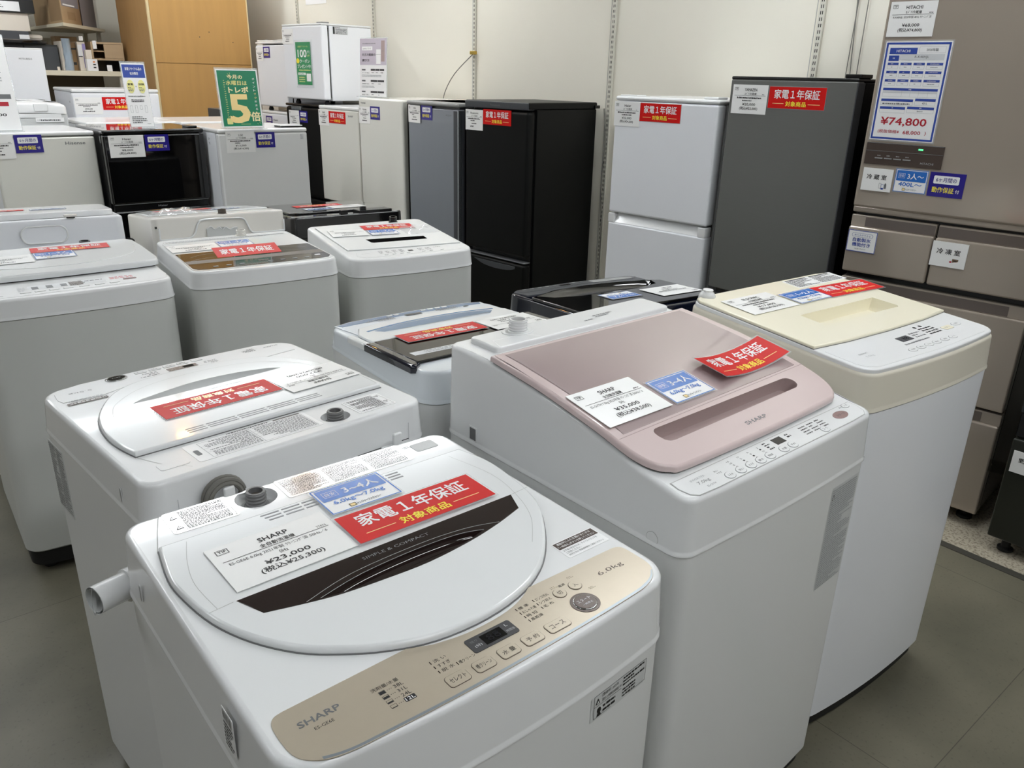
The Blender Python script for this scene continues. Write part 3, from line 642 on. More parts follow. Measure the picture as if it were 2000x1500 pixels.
lid = g.build('lid', t); lid['label'] = 'glossy pink lid with a long grip recess'
gg = [(-.252, .150), (.244, .150), (.249, -.130), (-.256, -.1405)]
g = G(); g.slab(gg, .0148, .0158, .0004, 'pink_glass', T, ylev=yl); o = g.build('lid_window', lid); o['label'] = 'greyish pink glossy glass pane'
g = G(); g.slab([(-.260, -.2475), (.260, -.2475), (.2620, -.262), (.2567, -.280), (.2455, -.2883), (.2, -.2903), (-.2, -.2903), (-.2455, -.2883), (-.2567, -.280), (-.2620, -.262)], .0004, .0009, 0, 'white', T); q = .0011
g.text('7.0kg', -.211, -.2700, .028, .0080, 'ink_grey', T, q); g.text('INVERTER', -.214, -.2595, .034, .0040, 'ink_light', T, q); g.text('ES-GV7H', -.206, -.2810, .020, .0034, 'ink_grey', T, q)
g.text('洗い', -.172, -.2620, .010, .0038, 'ink', T, q); g.text('すすぎ', -.170, -.2675, .012, .0038, 'ink', T, q)
for c, col in enumerate((('15', '10', '5', '0'), ('注水', '2', '1', '0'), ('6', '3', '1', '0'), ('2', '1', '0.5', '0'))):
    for i, s in enumerate(col): g.text(s, -.132 + c * .027 + i * .001, -.2555 - i * .0055, .004 if len(s) < 2 else .006, .0030, 'ink', T, q)
g.scribble(-.034, -.020, -.272, -.250, 4, 'ink', T, q, .95, 1, 61); g.scribble(.030, .042, -.264, -.252, 2, 'ink', T, q, .95, 1, 62)
for i in range(4):
    for c in range(3): g.scribble(.074 + c * .026 - i * .001, .095 + c * .026 - i * .001, -.2575 - i * .0062, -.2525 - i * .0062, 1, 'ink', T, q, .95, .8, 63 + c + 3 * i)
g.text('電源', .222, -.2520, .008, .0032, 'ink', T, q)
cp = g.build('control_panel', t)
for cx, s in ((-.159, 'ふろ水'), (-.131, '洗い'), (-.104, 'すすぎ'), (-.077, '脱水'), (-.050, '風乾燥'), (-.010, '水量'), (.017, '予約'), (.120, 'コース')):
    flat_button(cp, 'setting_button', cx, -.2805, .0205, .0155, s, .0125, .0046, T, .0008, 'white', 'ink_grey', .02)
flat_button(cp, 'power_button', .239, -.2530, .0205, .0120, '入 切', .011, .0040, T, .0008, 'white', 'ink_grey', .02)
flat_button(cp, 'start_button', .197, -.2670, .0420, .0200, 'スタート', .026, .0056, T, .0008, 'pink_button', 'pink_deep', .03)
g = G(); g.box(-.008, .018, -.2680, -.2520, .0008, .0014, 'black', r=.0004, T=T); g.build('display', cp)
inlet(t, -.137, .247, T, .0112, 'white', .0175, .024)
FTp = bowmap(P['PW'][4] - .0044, P['PW'][3] - .0044, .03, .006, .0004)
g = G(); sticker(g, .150, .2515, .520, .742, 'greywhite', FTp); g.scribble(.153, .250, .522, .738, 46, 'ink_light', FTp, .0006, .97, 1, 71)
g.poly([(.153, .716), (.163, .716), (.158, .728)], 'ink', FTp, .0008); g.poly([(.1545, .717), (.1615, .717), (.158, .725)], 'greywhite', FTp, .001); g.build('instruction_label', t)

# ---------- the cream-lidded washer at the right
rc = [(-.119, .034), (.176, .034), (.178, -.030), (.170, -.036), (-.112, -.034), (-.121, -.028)]
t, T, zf, g = washer('YW', 'cream yellow lidded washing machine at the far right of the front row', .823, case='ivory_side', cabinet='white_cool', rf=.05, bow=.010, holes=[rc])
WY_, DY = P['YW'][3], P['YW'][4]
o2 = inset(outline(WY_, DY, .05, .035, .010), .010)
g.slab(o2, -.001, .0075, .003, 'white', T, holes=[rc]); g.build('top_case', t); YWt, YWz = t, zf
lo = [(-.258, .205), (-.245, .225), (-.22, .2275), (.22, .2265), (.246, .222), (.257, .205), (.2595, -.102), (.15, -.110), (0, -.112), (-.15, -.108), (-.2595, -.099)]
g = G(); g.slab(inset(lo, -.0015), .0070, .0082, 0, 'midgrey', T, holes=[rc]); g.slab(lo, .0080, .0140, .003, 'ivory', T, holes=[rc]); g.recess(rc, .0140, .030, .010, 'ivory', 'ivory', T, 0, .006)
lid = g.build('lid', t); lid['label'] = 'yellowed cream lid with a recessed grip'
g = G(); g.slab([(-.250, -.119), (0, -.127), (.250, -.121), (.250, -.19), (.24, -.208), (.215, -.219), (0, -.226), (-.215, -.219), (-.24, -.208), (-.250, -.19)], .0075, .0080, .0002, 'white', T); q = .0083
g.text('ELSONIC', -.186, -.164, .030, .0046, 'ink_grey', T, q); g.text('5.0kg', -.182, -.178, .026, .0080, 'ink_light', T, q)
g.scribble(.02, .062, -.168, -.142, 3, 'ink_grey', T, q, .95, 1, 81); g.scribble(.072, .125, -.172, -.136, 4, 'ink', T, q, .95, 1, 82); g.scribble(-.05, .06, -.183, -.174, 1, 'ink_grey', T, q, .9, .7, 83)
for x in (.075, .098): g.poly(ell(x, -.130, .0050, .0045), 'ink', T, q)
cp = g.build('control_panel', t)
for cx, s in ((-.061, '予約'), (-.028, '洗い'), (.004, 'すすぎ'), (.036, '脱水'), (.071, '水位'), (.106, 'コース')): flat_button(cp, 'setting_button', cx, -.2015, .0270, .0150, s, .014, .0048, T, .0078, 'white', 'midgrey', .03)
flat_button(cp, 'start_button', .155, -.164, .038, .0165, 'スタート', .022, .0052, T, .0078, 'ivory', 'ink_grey', .006)
flat_button(cp, 'power_button', .202, -.160, .034, .0160, '電源', .012, .0052, T, .0078, 'white', 'ink_grey', .03)
g = G(); g.slab(rr(-.015, -.157, .044, .021, .002), .0079, .0086, .0002, 'slate', T); g.text('88', -.012, -.157, .020, .010, 'segment', T, .0089); g.build('display', cp)
g = G(); g.slab(rr(.165, .190, .205, .055, .002), .0138, .0143, 0, 'p_white', T)
for k in range(2): g.quad(.07 + k * .10, .155 + k * .10, .211, .2155, 'ink', T, .0146); g.scribble(.067 + k * .10, .160 + k * .10, .166, .209, 7, 'ink', T, .0146, .95, 1, 84 + k)
g.build('instruction_label', t)
g = G(); g.lathe([(.020, .003), (.020, .016), (.016, .022), (.012, .026), (.012, .03)], 'white', (-.215, .222, 0), 16, T); g.build('water_inlet', t)

# ---------- the light-blue panelled washer, turned away
bowl = [(.170, -.104)] + curve_pts([(.155, -.113), (.09, -.128), (-.019, -.135), (-.10, -.131), (-.165, -.114)], 4) + [(-.172, -.104), (-.14, -.07), (-.05, -.060), (.05, -.060), (.14, -.074)]
t, T, zf, g = washer('BW', 'pale blue-white washing machine turned away, between two white washers', .790, case='paleblue', rf=.06, rb=.05, bow=.012, holes=[bowl])
g.slab([(-.205, -.10), (-.218, -.225), (-.17, -.243), (0, -.251), (.17, -.243), (.218, -.225), (.205, -.10)], .0001, .0020, .001, 'paleblue', T, holes=[bowl])
g.slab(rr(.2305, -.066, .019, .088, .006), -.008, .0065, .005, 'lid_white', T); g.build('top_case', t); BWt, BWz = t, zf
arc = curve_pts([(.186, -.111), (.09, -.134), (-.019, -.142), (-.10, -.138), (-.185, -.119)], 5)
lo = [(.215, -.024), (.214, -.10)] + curve_pts([(.19, -.150), (.10, -.178), (0, -.186), (-.10, -.178), (-.19, -.150)], 3) + [(-.214, -.10), (-.215, -.040)]
g = G(); g.slab(lo, .0018, .0075, .003, 'lid_white', T, holes=[bowl]); g.recess(bowl, .0075, .022, .020, 'glass_blue', 'glass_blue', T, 0, -.006)
g.ribbon(arc, .0085, 'blue_arc', T, .0078); g.quad(-.08, .07, -.083, -.070, 'blue_arc', T, -.0142); lid = g.build('lid', t)
bl = [(.213, -.0235), (.213, .17), (-.213, .155), (-.213, -.039)]
g = G(); g.slab(bl, .0016, .0070, .002, 'mirror_glass', T); g.slab([(.2405, -.020), (.2405, .188), (.230, .196), (.212, .180), (.2115, -.020)], -.009, .0088, .008, 'navy_gloss', T); g.slab([(-.2405, -.036), (-.2405, .188), (-.230, .196), (-.212, .180), (-.2115, -.036)], -.009, .0088, .008, 'navy_gloss', T)
g.slab([(.195, .105), (.195, .13), (-.1, .13), (-.1, .105)], .0068, .0073, 0, 'p_pale', T); g.scribble(-.08, .19, .108, .127, 2, 'ink_light', T, .0076, .9, 1, 92)
o = g.build('rear_lid', t); o['label'] = 'glossy black rear lid'
g = G(); g.slab([(.212, -.222), (.17, -.238), (0, -.246), (-.17, -.238), (-.212, -.222), (-.205, -.205), (-.10, -.216), (0, -.220), (.10, -.216), (.205, -.205)], .0018, .0026, .0004, 'blue_fade', T); q = .0029
g.text('Haier', -.03, -.1925, .036, .0065, 'ink_light', T, q); g.scribble(.06, .16, -.222, -.198, 3, 'ink_grey', T, q, .8, 1, 93); g.scribble(-.13, -.05, -.222, -.200, 3, 'ink_grey', T, q, .8, 1, 94); g.quad(-.165, -.15, -.209, -.202, 'darkgrey', T, q)
cp = g.build('control_panel', t)
g = G(); g.box(-.022, .024, -.222, -.206, .0026, .0033, 'darkgrey', r=.0004, T=T); g.build('display', cp)
for i in range(6): flat_button(cp, 'setting_button', (.06, .04, -.04, -.062, -.084, -.105)[i], -.2340, .016, .0075, None, 0, 0, T, .0026, 'white', 'grey')

# ---------- the black washer, turned away
gr = curve_pts([(.235, -.075), (.12, -.118), (0, -.128), (-.12, -.118), (-.225, -.085)], 4) + [(-.20, -.03), (-.10, .0), (.10, .0), (.20, -.03)]
t, T, zf, g = washer('BK', 'black washing machine turned away behind the pink-lidded washer', .70, case='navy_gloss', cabinet='black', rf=.05, bow=.010, holes=[gr])
g.slab([(-.235, -.125), (-.245, -.19), (-.22, -.212), (0, -.226), (.22, -.212), (.245, -.19), (.235, -.125)], .0001, .0025, .001, 'slate', T); g.build('top_case', t); BKt, BKz = t, zf
g = G(); g.slab([(.25, .19), (.255, -.07), (.14, -.125), (0, -.136), (-.14, -.125), (-.255, -.07), (-.25, .19)], .001, .0085, .003, 'black_gloss', T, holes=[gr]); g.recess(gr, .0085, .016, .03, 'black_gloss', 'navy_gloss', T); g.build('lid', t)
g = G(); g.slab([(.225, -.165), (.235, -.190), (.21, -.205), (0, -.218), (-.21, -.205), (-.235, -.190), (-.225, -.165), (0, -.180)], .0025, .0032, .0004, 'slate', T); g.text('HITACHI', -.02, -.159, .045, .006, 'ink_light', T, .0030)
g.slab([(-.06, -.178), (-.215, -.166), (-.222, -.186), (-.2, -.200), (-.06, -.2125)], .0030, .0036, 0, 'grey', T)
cp = g.build('control_panel', t)
for x in (.20, .17, .14, .11, .08, -.0, -.03): flat_button(cp, 'setting_button', x, -.198 - .012 * (1 - abs(x) / .25), .016, .007, None, 0, 0, T, .0032, 'grey', 'slate', .003)
g = G(); g.box(.025, .065, -.204, -.190, .0032, .0038, 'black', T=T); g.build('display', cp)

# ------------------------------------------------------------------ second row of washers (facing us) and the ones behind them (backs towards us)
t, T, zf, g = washer('M7', 'white washing machine with a raised slab lid, at the left edge of the picture', .783, cabinet='white_sheet_shaded', rf=.05, bow=.012, zb=.075)
g.slab(rr(-.06, .236, .22, .018, .002), .0001, .0006, 0, 'p_white', T); g.scribble(-.16, .04, .229, .243, 1, 'ink_light', T, .0009, .9, .7, 101)
g.build('top_case', t); M7t, M7z = t, zf
lo = [(-.235, .215), (.235, .215), (.255, .19), (.262, .10), (.264, -.05), (.258, -.085), (.245, -.098), (.2, -.103), (0, -.108), (-.2, -.103), (-.245, -.098), (-.258, -.085), (-.264, -.05), (-.262, .10), (-.255, .19)]
g = G(); g.slab(inset(lo, .006), .0002, .006, 0, 'gap', T); g.slab(lo, .004, .0215, .006, 'lid_white', T)
dep = smooth_loop([(.215, .15), (.232, .08), (.20, .0), (.10, -.045), (0, -.052), (-.10, -.045), (-.20, .0), (-.232, .08), (-.215, .15), (0, .17)], 4)
g.slab(dep, .0214, .0232, .0017, 'lid_white', T); lid = g.build('lid', t)
g = G(); g.slab([(-.245, -.125), (.245, -.125), (.25, -.19), (.235, -.232), (.2, -.244), (-.2, -.244), (-.235, -.232), (-.25, -.19)], .0001, .0006, .0002, 'white', T); q = .0009
g.text('Panasonic', -.205, -.225, .052, .0062, 'ink', T, q, .01); g.quad(-.115, .085, -.198, -.160, 'p_pale', T, q); g.scribble(-.14, -.118, -.205, -.165, 4, 'ink_light', T, q, .9, 1, 102); g.scribble(.095, .165, -.186, -.160, 2, 'p_crimson', T, q, .9, 1, 103)
g.scribble(-.005, .08, -.192, -.165, 2, 'ink_grey', T, q + .0002, .95, 1, 104); cp = g.build('control_panel', t)
for x in (-.098, -.062, -.026): g = G(); g.box(x - .008, x + .008, -.196, -.172, .0008, .0014, 'slate', T=T); g.build('display', cp)
g = G(); g.box(-.012, .022, -.200, -.162, .0008, .0014, 'brown_dark', T=T); g.build('display', cp)
for x in (-.125, -.09, -.055, -.02, .02, .06, .10): flat_button(cp, 'setting_button', x, -.2175, .026, .011, None, 0, 0, T, .0006, 'white', 'grey', .003)
flat_button(cp, 'start_button', .145, -.198, .036, .012, 'スタート', .022, .004, T, .0006, 'pink_button', 'grey', .004)
inlet(t, .119, .240, T, 0, 'darkgrey', .016, .020)

t, T, zf, g = washer('M8', 'white washing machine with glossy black control panel and lid window', .800, cabinet='white_sheet_shaded', rf=.05, bow=.012)
g.build('top_case', t); M8t, M8z = t, zf
g = G(); g.slab(rr(0, -.016, .446, .452, .03), .0002, .0014, .0003, 'lid_white', T)
g.slab(rr(0, .196, .43, .034, .003), .0012, .0017, 0, 'greywhite', T); g.scribble(-.21, .21, .182, .210, 3, 'ink_light', T, .002, .97, 1, 111); g.quad(.06, .20, .190, .197, 'ink_grey', T, .0022)
g.ribbon([(-.22, .213), (-.22, .16), (-.215, .03)], .0007, 'line', T, .0017); lid = g.build('lid', t)
gl = [(-.222, .005), (.217, -.004), (.219, -.156), (-.218, -.148)]
g = G(); g.slab(gl, .0012, .0022, .0003, 'mirror_glass', T)
for yy, w in ((-.03, .19), (-.085, .21)): g.ribbon(curve_pts([(-w, yy - .03), (-w * .7, yy + .003), (0, yy + .016), (w * .7, yy + .003), (w, yy - .03)]), .0012, 'line', T, .0025)
g.slab([(-.221, -.108), (.218, -.112), (.219, -.1565), (-.218, -.1485)], .0021, .0026, .0002, 'taupe', T); g.text('Haier', .01, -.134, .03, .0045, 'ink_grey', T, .0029)
o = g.build('lid_window', lid); o['label'] = 'glossy black lid window with curved pale lines'
g = G(); g.slab([(-.218, -.1515), (.219, -.1595), (.220, -.205), (.206, -.226), (.18, -.234), (-.18, -.232), (-.206, -.224), (-.218, -.205)], .0012, .0022, .0003, 'mirror_glass', T); g.ribbon([(-.218, -.1505), (.219, -.1585)], .0016, 'chrome', T, .0026)
cp = g.build('control_panel', t)
for x in (-.15, -.11, -.07, .02, .06, .10, .14): flat_button(cp, 'setting_button', x, -.205, .016, .007, None, 0, 0, T, .0022, 'ink_light', 'slate', .003)
flat_button(cp, 'start_button', .182, -.188, .02, .012, None, 0, 0, T, .0022, 'p_white', 'slate', .005)
g = G(); g.box(-.012, .022, -.190, -.176, .0022, .0028, 'black', r=.0003, T=T); g.build('display', cp)
inlet(t, .056, .232, T, 0, 'white_warm', .0165, .020)

w_ = [(-.098, -.010), (.130, -.028), (.128, -.066), (.118, -.068), (-.085, -.060), (-.094, -.054)]
t, T, zf, g = washer('M9', 'all-white washing machine with a narrow dark lid slot, right end of the second row', .765, cabinet='white_sheet_shaded', rf=.055, bow=.012, holes=[w_])
g.build('top_case', t); M9t, M9z = t, zf
lo = [(-.215, .195), (.215, .185), (.222, -.148), (0, -.136), (-.21, -.117)]
g = G(); g.slab(inset(lo, -.0015), .0001, .0009, 0, 'line', T, holes=[w_]); g.slab(lo, .0008, .0040, .0015, 'lid_white', T, holes=[w_]); g.recess(w_, .0040, .022, .006, 'black', 'black', T); g.build('lid', t)
g = G(); g.slab([(-.19, -.145), (.20, -.165), (.21, -.20), (.18, -.218), (-.18, -.214), (-.205, -.19)], .0001, .0005, 0, 'white', T)
for c in range(4): g.scribble(-.115 + c * .026, -.097 + c * .026, -.185, -.155, 4, 'ink_grey', T, .0008, .9, 1, 121 + c)
for c in range(2): g.scribble(.035 + c * .030, .055 + c * .030, -.188, -.162, 3, 'ink_grey', T, .0008, .9, 1, 126 + c)
g.text('IRIS OHYAMA', -.165, -.168, .03, .0035, 'ink_grey', T, .0008); g.scribble(.10, .13, -.170, -.163, 1, 'ink_grey', T, .0008, .9, 1, 129)
cp = g.build('control_panel', t)
g = G(); g.box(-.006, .012, -.184, -.172, .0005, .001, 'ink', T=T); g.build('display', cp)
for x in (-.10, -.07, -.04, -.015, .045, .075, .12): flat_button(cp, 'setting_button', x, -.200, .013, .006, None, 0, 0, T, .0005, 'greywhite', 'grey', .003)
inlet(t, .113, .205, T, 0, 'black', .015, .022)

def back_face(g, n, mt='white', rib=True):
    D = P[n][4]; return plane((0, D / 2 - .0008, 0), (-1, 0, 0), (0, 0, 1))
t, T, zf, g = washer('M11', 'white washing machine seen from behind, moulded ridges on its back', .70, case='white_warm', rf=.05, rb=.03)
B = back_face(g, 'M11'); pts = [(-.235, .842), (-.13, .842), (-.105, .850), (-.092, .880), (-.080, .898), (-.05, .903), (.06, .905), (.085, .895), (.098, .862), (.115, .845), (.14, .842), (.22, .842)]
g.tube([(x, z, .001) for x, z in curve_pts([(-p[0], p[1]) for p in pts], 4)], .0035, 'white', 8, B)
for x in (-.235, .222): g.tube([(-x, .842, .001), (-x, .885, .001)], .003, 'white', 8, B)
for sx in (-.247, .232): g.quad(-sx - .004, -sx + .004, .884, .892, 'gap', B, .0006)
sc = [(-.055, .838), (-.055, .868), (-.040, .868), (-.028, .862), (-.012, .872), (0, .864), (.012, .874), (.028, .866), (.042, .878), (.058, .868), (.058, .838)]
g.poly([(-a, b) for a, b in sc], 'greywhite', B, .0006); g.tube([(-a, b, .001) for a, b in curve_pts(sc[1:10], 4)], .002, 'white', 6, B); g.build('top_case', t)
M11t, M11z = t, zf
g = G(); g.slab([(-.225, .10), (.225, .10), (.222, -.15), (.17, -.215), (-.17, -.215), (-.222, -.15)], .0005, .006, .003, 'lid_white', T); g.build('lid', t)
inlet(t, -.012, .228, T, 0, 'taupe', .014, .018)
t, T, zf, g = washer('M10', 'white washing machine seen from behind, oval hollow in its back, at the left edge', .70, case='white_cool', rf=.05, rb=.03)
B = back_face(g, 'M10'); ov = rr(.02, .893, .135, .056, .025, 8)
g.tube([(x, z, .001) for x, z in ov], .003, 'white', 8, B, closed=True); g.slab(inset(ov, .003), .0001, .001, 0, 'white_cool', B); g.build('top_case', t)
g = G(); g.slab(rr(0, -.02, .49, .44, .05), .001, .020, .006, 'white', T); g.slab(rr(0, -.02, .48, .43, .05), .0002, .002, 0, 'gap', T); g.build('lid', t); M10t, M10z = t, zf
g = G(); g.box(-.125, -.085, .235, .2605, .004, .013, 'white_warm', r=.003, T=T); g.box(-.118, -.092, .2600, .2612, .001, .005, 'black', T=T); g.build('water_inlet', t)
g = G(); g.tube([(-.285 + .006 * math.sin(i * 2.2), .18 + .01 * (i % 2), .84 - i * .012) for i in range(14)], .016, 'black_rubber', 10); g.build('drain_hose', t)
t, T, zf, g = washer('M12', 'glossy black washing machine seen from behind, between white washers', .70, case='black_gloss', cabinet='black', rf=.05, rb=.03)
g.box(-.20, -.05, .16, .235, -.002, .010, 'black', r=.003, T=T); g.box(.0, .03, .205, .235, -.002, .016, 'black', r=.003, T=T); g.build('top_case', t); M12t, M12z = t, zf
g = G(); g.slab(rr(0, -.03, .44, .36, .04), .0005, .007, .003, 'black_gloss', T); g.build('lid', t)
inlet(t, -.075, .214, T, .008, 'black', .013, .014)

# ------------------------------------------------------------------ refrigerators
def fridge(n, label, doors, door='white', body='white', top=None, H=None, z0=0, dt=.045, r=.010, gap='gap', top_t=.022, over=.004, foot=True, parts=True):
    """cabinet, doors standing off it with a gasket gap, top plate, feet; doors listed as (z low, z high)"""
    x, y, a, W, D, h = P[n][:6]; H = H or h
    t = thing('refrigerator', label, 'refrigerator', x, y, a, z0)
    yf = -D / 2; zb = .045 if foot else .006; tt = top_t if top else 0
    g = G(); g.box(-W / 2 + .002, W / 2 - .002, yf + dt + .012, D / 2, zb, H - tt, body, r=.006)
    g.box(-W / 2 + .014, W / 2 - .014, yf + dt - .004, yf + dt + .016, zb + .02, H - tt - .012, gap); g.build('cabinet', t)
    if top:
        g = G(); g.box(-W / 2 - over * .2, W / 2 + over * .2, yf + (.0 if over else dt), D / 2 + .002, H - tt, H, top, r=min(.008, tt * .45), seg=3); g.build('top_plate', t)
    ds = []
    for za, zb_ in doors:
        g = G(); g.box(-W / 2, W / 2, yf, yf + dt, za, zb_, door, r=r, seg=4); ds.append(g.build('door', t))
    if foot:
        for sx in (-1, 1):
            for sy in (-1, 1):
                g = G(); g.lathe([(.018, 0.002), (.024, .004), (.024, .012), (.014, .016), (.014, .046)], 'black_rubber', (sx * (W / 2 - .05), sy * (D / 2 - .06) - .01, 0), 14); g.build('foot', t)
    return t, ds
def front(n, off=.0006): return plane((0, -P[n][4] / 2 - off, 0), (1, 0, 0), (0, 0, 1))
def deco(n, par, name, fn, label=None):
    g = G(); fn(g, front(n)); o = g.build(name, par)
    if label: o['label'] = label
    return o

# row of three in front of the wooden wardrobe
t, ds = fridge('C13', 'white fridge at the left edge with an acrylic stand on its top', [(.06, .70), (.712, 1.083)], 'offwhite', 'white_cool', 'white', over=.004)
deco('C13', ds[1], 'logo', lambda g, F: g.text('Hisense', .136, 1.0515, .094, .0150, 'ink_grey', F, 0, .015))
t, ds = fridge('C14', 'small glossy black two-door fridge between two white fridges', [(.06, .70), (.738, 1.092)], 'black_gloss', 'black_satin', 'black_gloss', gap='black')
g = G(); g.box(-P['C14'][3] / 2 + .01, P['C14'][3] / 2 - .01, -P['C14'][4] / 2 + .02, -P['C14'][4] / 2 + .04, .700, .738, 'black'); g.box(-.25, .25, -P['C14'][4] / 2 + .004, -P['C14'][4] / 2 + .012, .7345, .7365, 'grey'); g.text('Haier', .0, .716, .05, .010, 'ink_light', plane((0, -P['C14'][4] / 2 + .0195, 0), (1, 0, 0), (0, 0, 1)), 0); g.build('handle_strip', t)
g = G(); g.box(.20, .25, -.20, -.10, 1.117, 1.128, 'black', r=.004); g.build('hinge_cover', t)
LTc = plane((-P['C14'][3] / 2 + .0012, 0, 0), (0, -1, 0), (0, 0, 1)); g = G(); g.quad(.19, .205, 1.05, 1.085, 'grey', LTc); g.build('side_label', t)
t, ds = fridge('C15', 'white fridge carrying the green poster stand', [(.06, .30), (.312, 1.098)], 'white_sheet', 'white_cool', 'white')
deco('C15', ds[1], 'sticker', lambda g, F: (g.quad(.213, .232, 1.058, 1.090, 'p_pale', F, .0002), g.scribble(.214, .231, 1.059, 1.089, 4, 'ink_light', F, .0005, .95, 1, 141)))
LTc = plane((-P['C15'][3] / 2 + .0012, 0, 0), (0, -1, 0), (0, 0, 1)); g = G()
for k in range(2): g.scribble(.10, .125, 1.055 - k * .022, 1.07 - k * .022, 2, 'ink_grey', LTc, .0004, .9, 1, 142 + k)
g.build('side_label', t)
g = G(); g.box(.12, .24, -.22, -.12, 1.1212, 1.130, 'black', r=.003); g.box(.11, .245, -.23, -.115, 1.1302, 1.135, 'white', r=.002); g.build('hinge_cover', t)

# fridges along the wall, from the far end
t, ds = fridge('F21', 'white fridge beside the black stacked fridge, short red card on its door', [(.06, .53), (.568, 1.184)], 'offwhite', 'white_cool', 'white', r=.008)
deco('F21', ds[1], 'logo', lambda g, F: g.text('SHARP', .155, 1.150, .060, .011, 'ink_grey', F, 0, .02))
g = G(); g.box(.225, .2445, -.25, -.21, 1.150, 1.17, 'darkgrey', r=.002); g.build('hinge_cover', t)
t, ds = fridge('F22', 'white fridge between a white fridge and the grey fridge, guide stand on top', [(.06, .34), (.352, 1.2736)], 'offwhite', 'white_warm', None, r=.014)
deco('F22', ds[1], 'logo', lambda g, F: g.text('TOSHIBA', -.185, 1.242, .058, .010, 'ink_grey', F, 0, .015))
t, ds = fridge('F23', 'grey metallic fridge with a rounded light grey top', [(.06, .40), (.412, 1.242)], 'fridge_grey', 'fridge_grey_dark', None, r=.008)
W, D = P['F23'][3:5]; g = G(); g.box(-W / 2 - .004, W / 2 + .004, -D / 2 - .012, D / 2, 1.2535, 1.2775, 'grey', r=.011, seg=4); g.box(-W / 2 + .01, W / 2 - .01, -D / 2 + .01, D / 2 - .02, 1.240, 1.2536, 'darkgrey'); g.build('top_plate', t)
g = G(); g.box(W / 2 - .050, W / 2 - .012, -D / 2 - .003, -D / 2 + .02, .42, 1.235, 'fridge_grey_dark', r=.003); g.box(W / 2 - .012, W / 2 + .001, -D / 2 - .004, -D / 2 + .02, .42, 1.238, 'silver', r=.003); g.build('handle_strip', ds[1])
deco('F23', ds[1], 'logo', lambda g, F: g.text('AQUA', .155, 1.208, .055, .011, 'ink_grey', F, 0, .01))
t, ds = fridge('F24', 'tall matte black fridge standing by the wall, right of the grey fridge', [(.06, .462), (.500, 1.256)], 'black_satin', 'black_satin', 'black_satin', r=.018, top_t=.035, gap='black', dt=.055)
W, D = P['F24'][3:5]; g = G(); g.box(-W / 2 + .002, W / 2 - .002, -D / 2 - .004, -D / 2 + .05, 1.262, 1.2985, 'slate', r=.006); g.text('Panasonic', 0, 1.281, .075, .010, 'ink_grey', plane((0, -D / 2 - .0045, 0), (1, 0, 0), (0, 0, 1)), 0, .01); g.build('top_bezel', t)
g = G(); g.box(-W / 2 + .002, W / 2 - .004, -D / 2 + .002, -D / 2 + .05, .468, .474, 'ink_grey', r=.002); g.build('door_trim', ds[0])
g = G(); g.slab(curve_pts([(-.16, .445), (-.08, .420), (.02, .412), (.12, .418), (.17, .432)], 4) + [(.17, .445)], .0001, .0025, .001, 'slate', front('F24')); g.build('handle', ds[0])
g = G(); g.box(W / 2 - .08, W / 2 + .012, D / 2 - .03, D / 2 + .012, 1.268, 1.285, 'black', r=.003); g.build('hinge_cover', t)
t, ds = fridge('F25', 'white two-door fridge between the slotted upright and the silver fridge', [(.06, .803), (.848, 1.335)], 'white_cool', 'white_sheet', 'white', r=.010, top_t=.018, dt=.062)
W, D = P['F25'][3:5]; g = G(); g.loft([[(-.225, -D / 2 + .004, .803), (.225, -D / 2 + .004, .803), (.225, -D / 2 + .03, .845), (-.225, -D / 2 + .03, .845)], [(-.225, -D / 2 + .05, .803), (.225, -D / 2 + .05, .803), (.225, -D / 2 + .05, .845), (-.225, -D / 2 + .05, .845)]], 'white', True, True); g.box(-W / 2, -.2255, -D / 2, -D / 2 + .05, .8, .8425, 'white', r=.004); g.box(.2255, W / 2, -D / 2, -D / 2 + .05, .8, .8425, 'white', r=.004); g.build('handle', ds[0])
g = G(); g.box(.18, .25, -.27, -.20, 1.3543, 1.364, 'white', r=.003); g.box(-.25, -.16, -.27, -.20, 1.3543, 1.360, 'white', r=.003); g.build('hinge_cover', t)
t, ds = fridge('F26', 'dark silver brushed two-door fridge with black sides, beside the tall beige fridge', [(.06, .575), (.605, 1.434)], 'fridge_silver', 'black_satin', 'black', r=.006, top_t=.012, gap='black')
g = G(); W, D = P['F26'][3:5]; g.box(W / 2 - .004, W / 2 + .0015, -D / 2 + .0, -D / 2 + .05, .62, 1.43, 'slate', r=.002); g.build('door_trim', ds[1])
g = G(); g.box(.20, .262, -.27, -.19, 1.4443, 1.458, 'black', r=.003); g.build('hinge_cover', t)
# the tall beige fridge
W, D = P['F27'][3:5]; yf = -D / 2
t = thing('refrigerator', 'tall glossy beige multi-door fridge with a big blue-framed price sheet', 'refrigerator', *P['F27'][:3])
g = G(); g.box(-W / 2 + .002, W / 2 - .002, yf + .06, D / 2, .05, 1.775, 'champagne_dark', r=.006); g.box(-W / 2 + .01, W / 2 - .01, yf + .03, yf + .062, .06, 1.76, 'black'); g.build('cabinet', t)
g = G(); g.box(-W / 2, W / 2, yf, yf + .05, 1.030, 1.768, 'champagne', r=.010, seg=4); g.box(-W / 2 + .001, W / 2 - .001, yf + .006, yf + .045, 1.012, 1.034, 'champagne', r=.006); g.build('door', t)
def drawer(x0, x1, z0, z1, hx0, hx1):
    g = G(); g.box(x0, x1, yf, yf + .05, z0, z1 - .040, 'champagne', r=.007, seg=3); g.box(x0, x1, yf + .012, yf + .048, z1 - .042, z1, 'champagne', r=.004)
    o = g.build('drawer', t); g = G(); g.box(hx0, hx1, yf + .0105, yf + .0125, z1 - .038, z1 - .006, 'champagne_dark', r=.0008); g.build('handle', o)
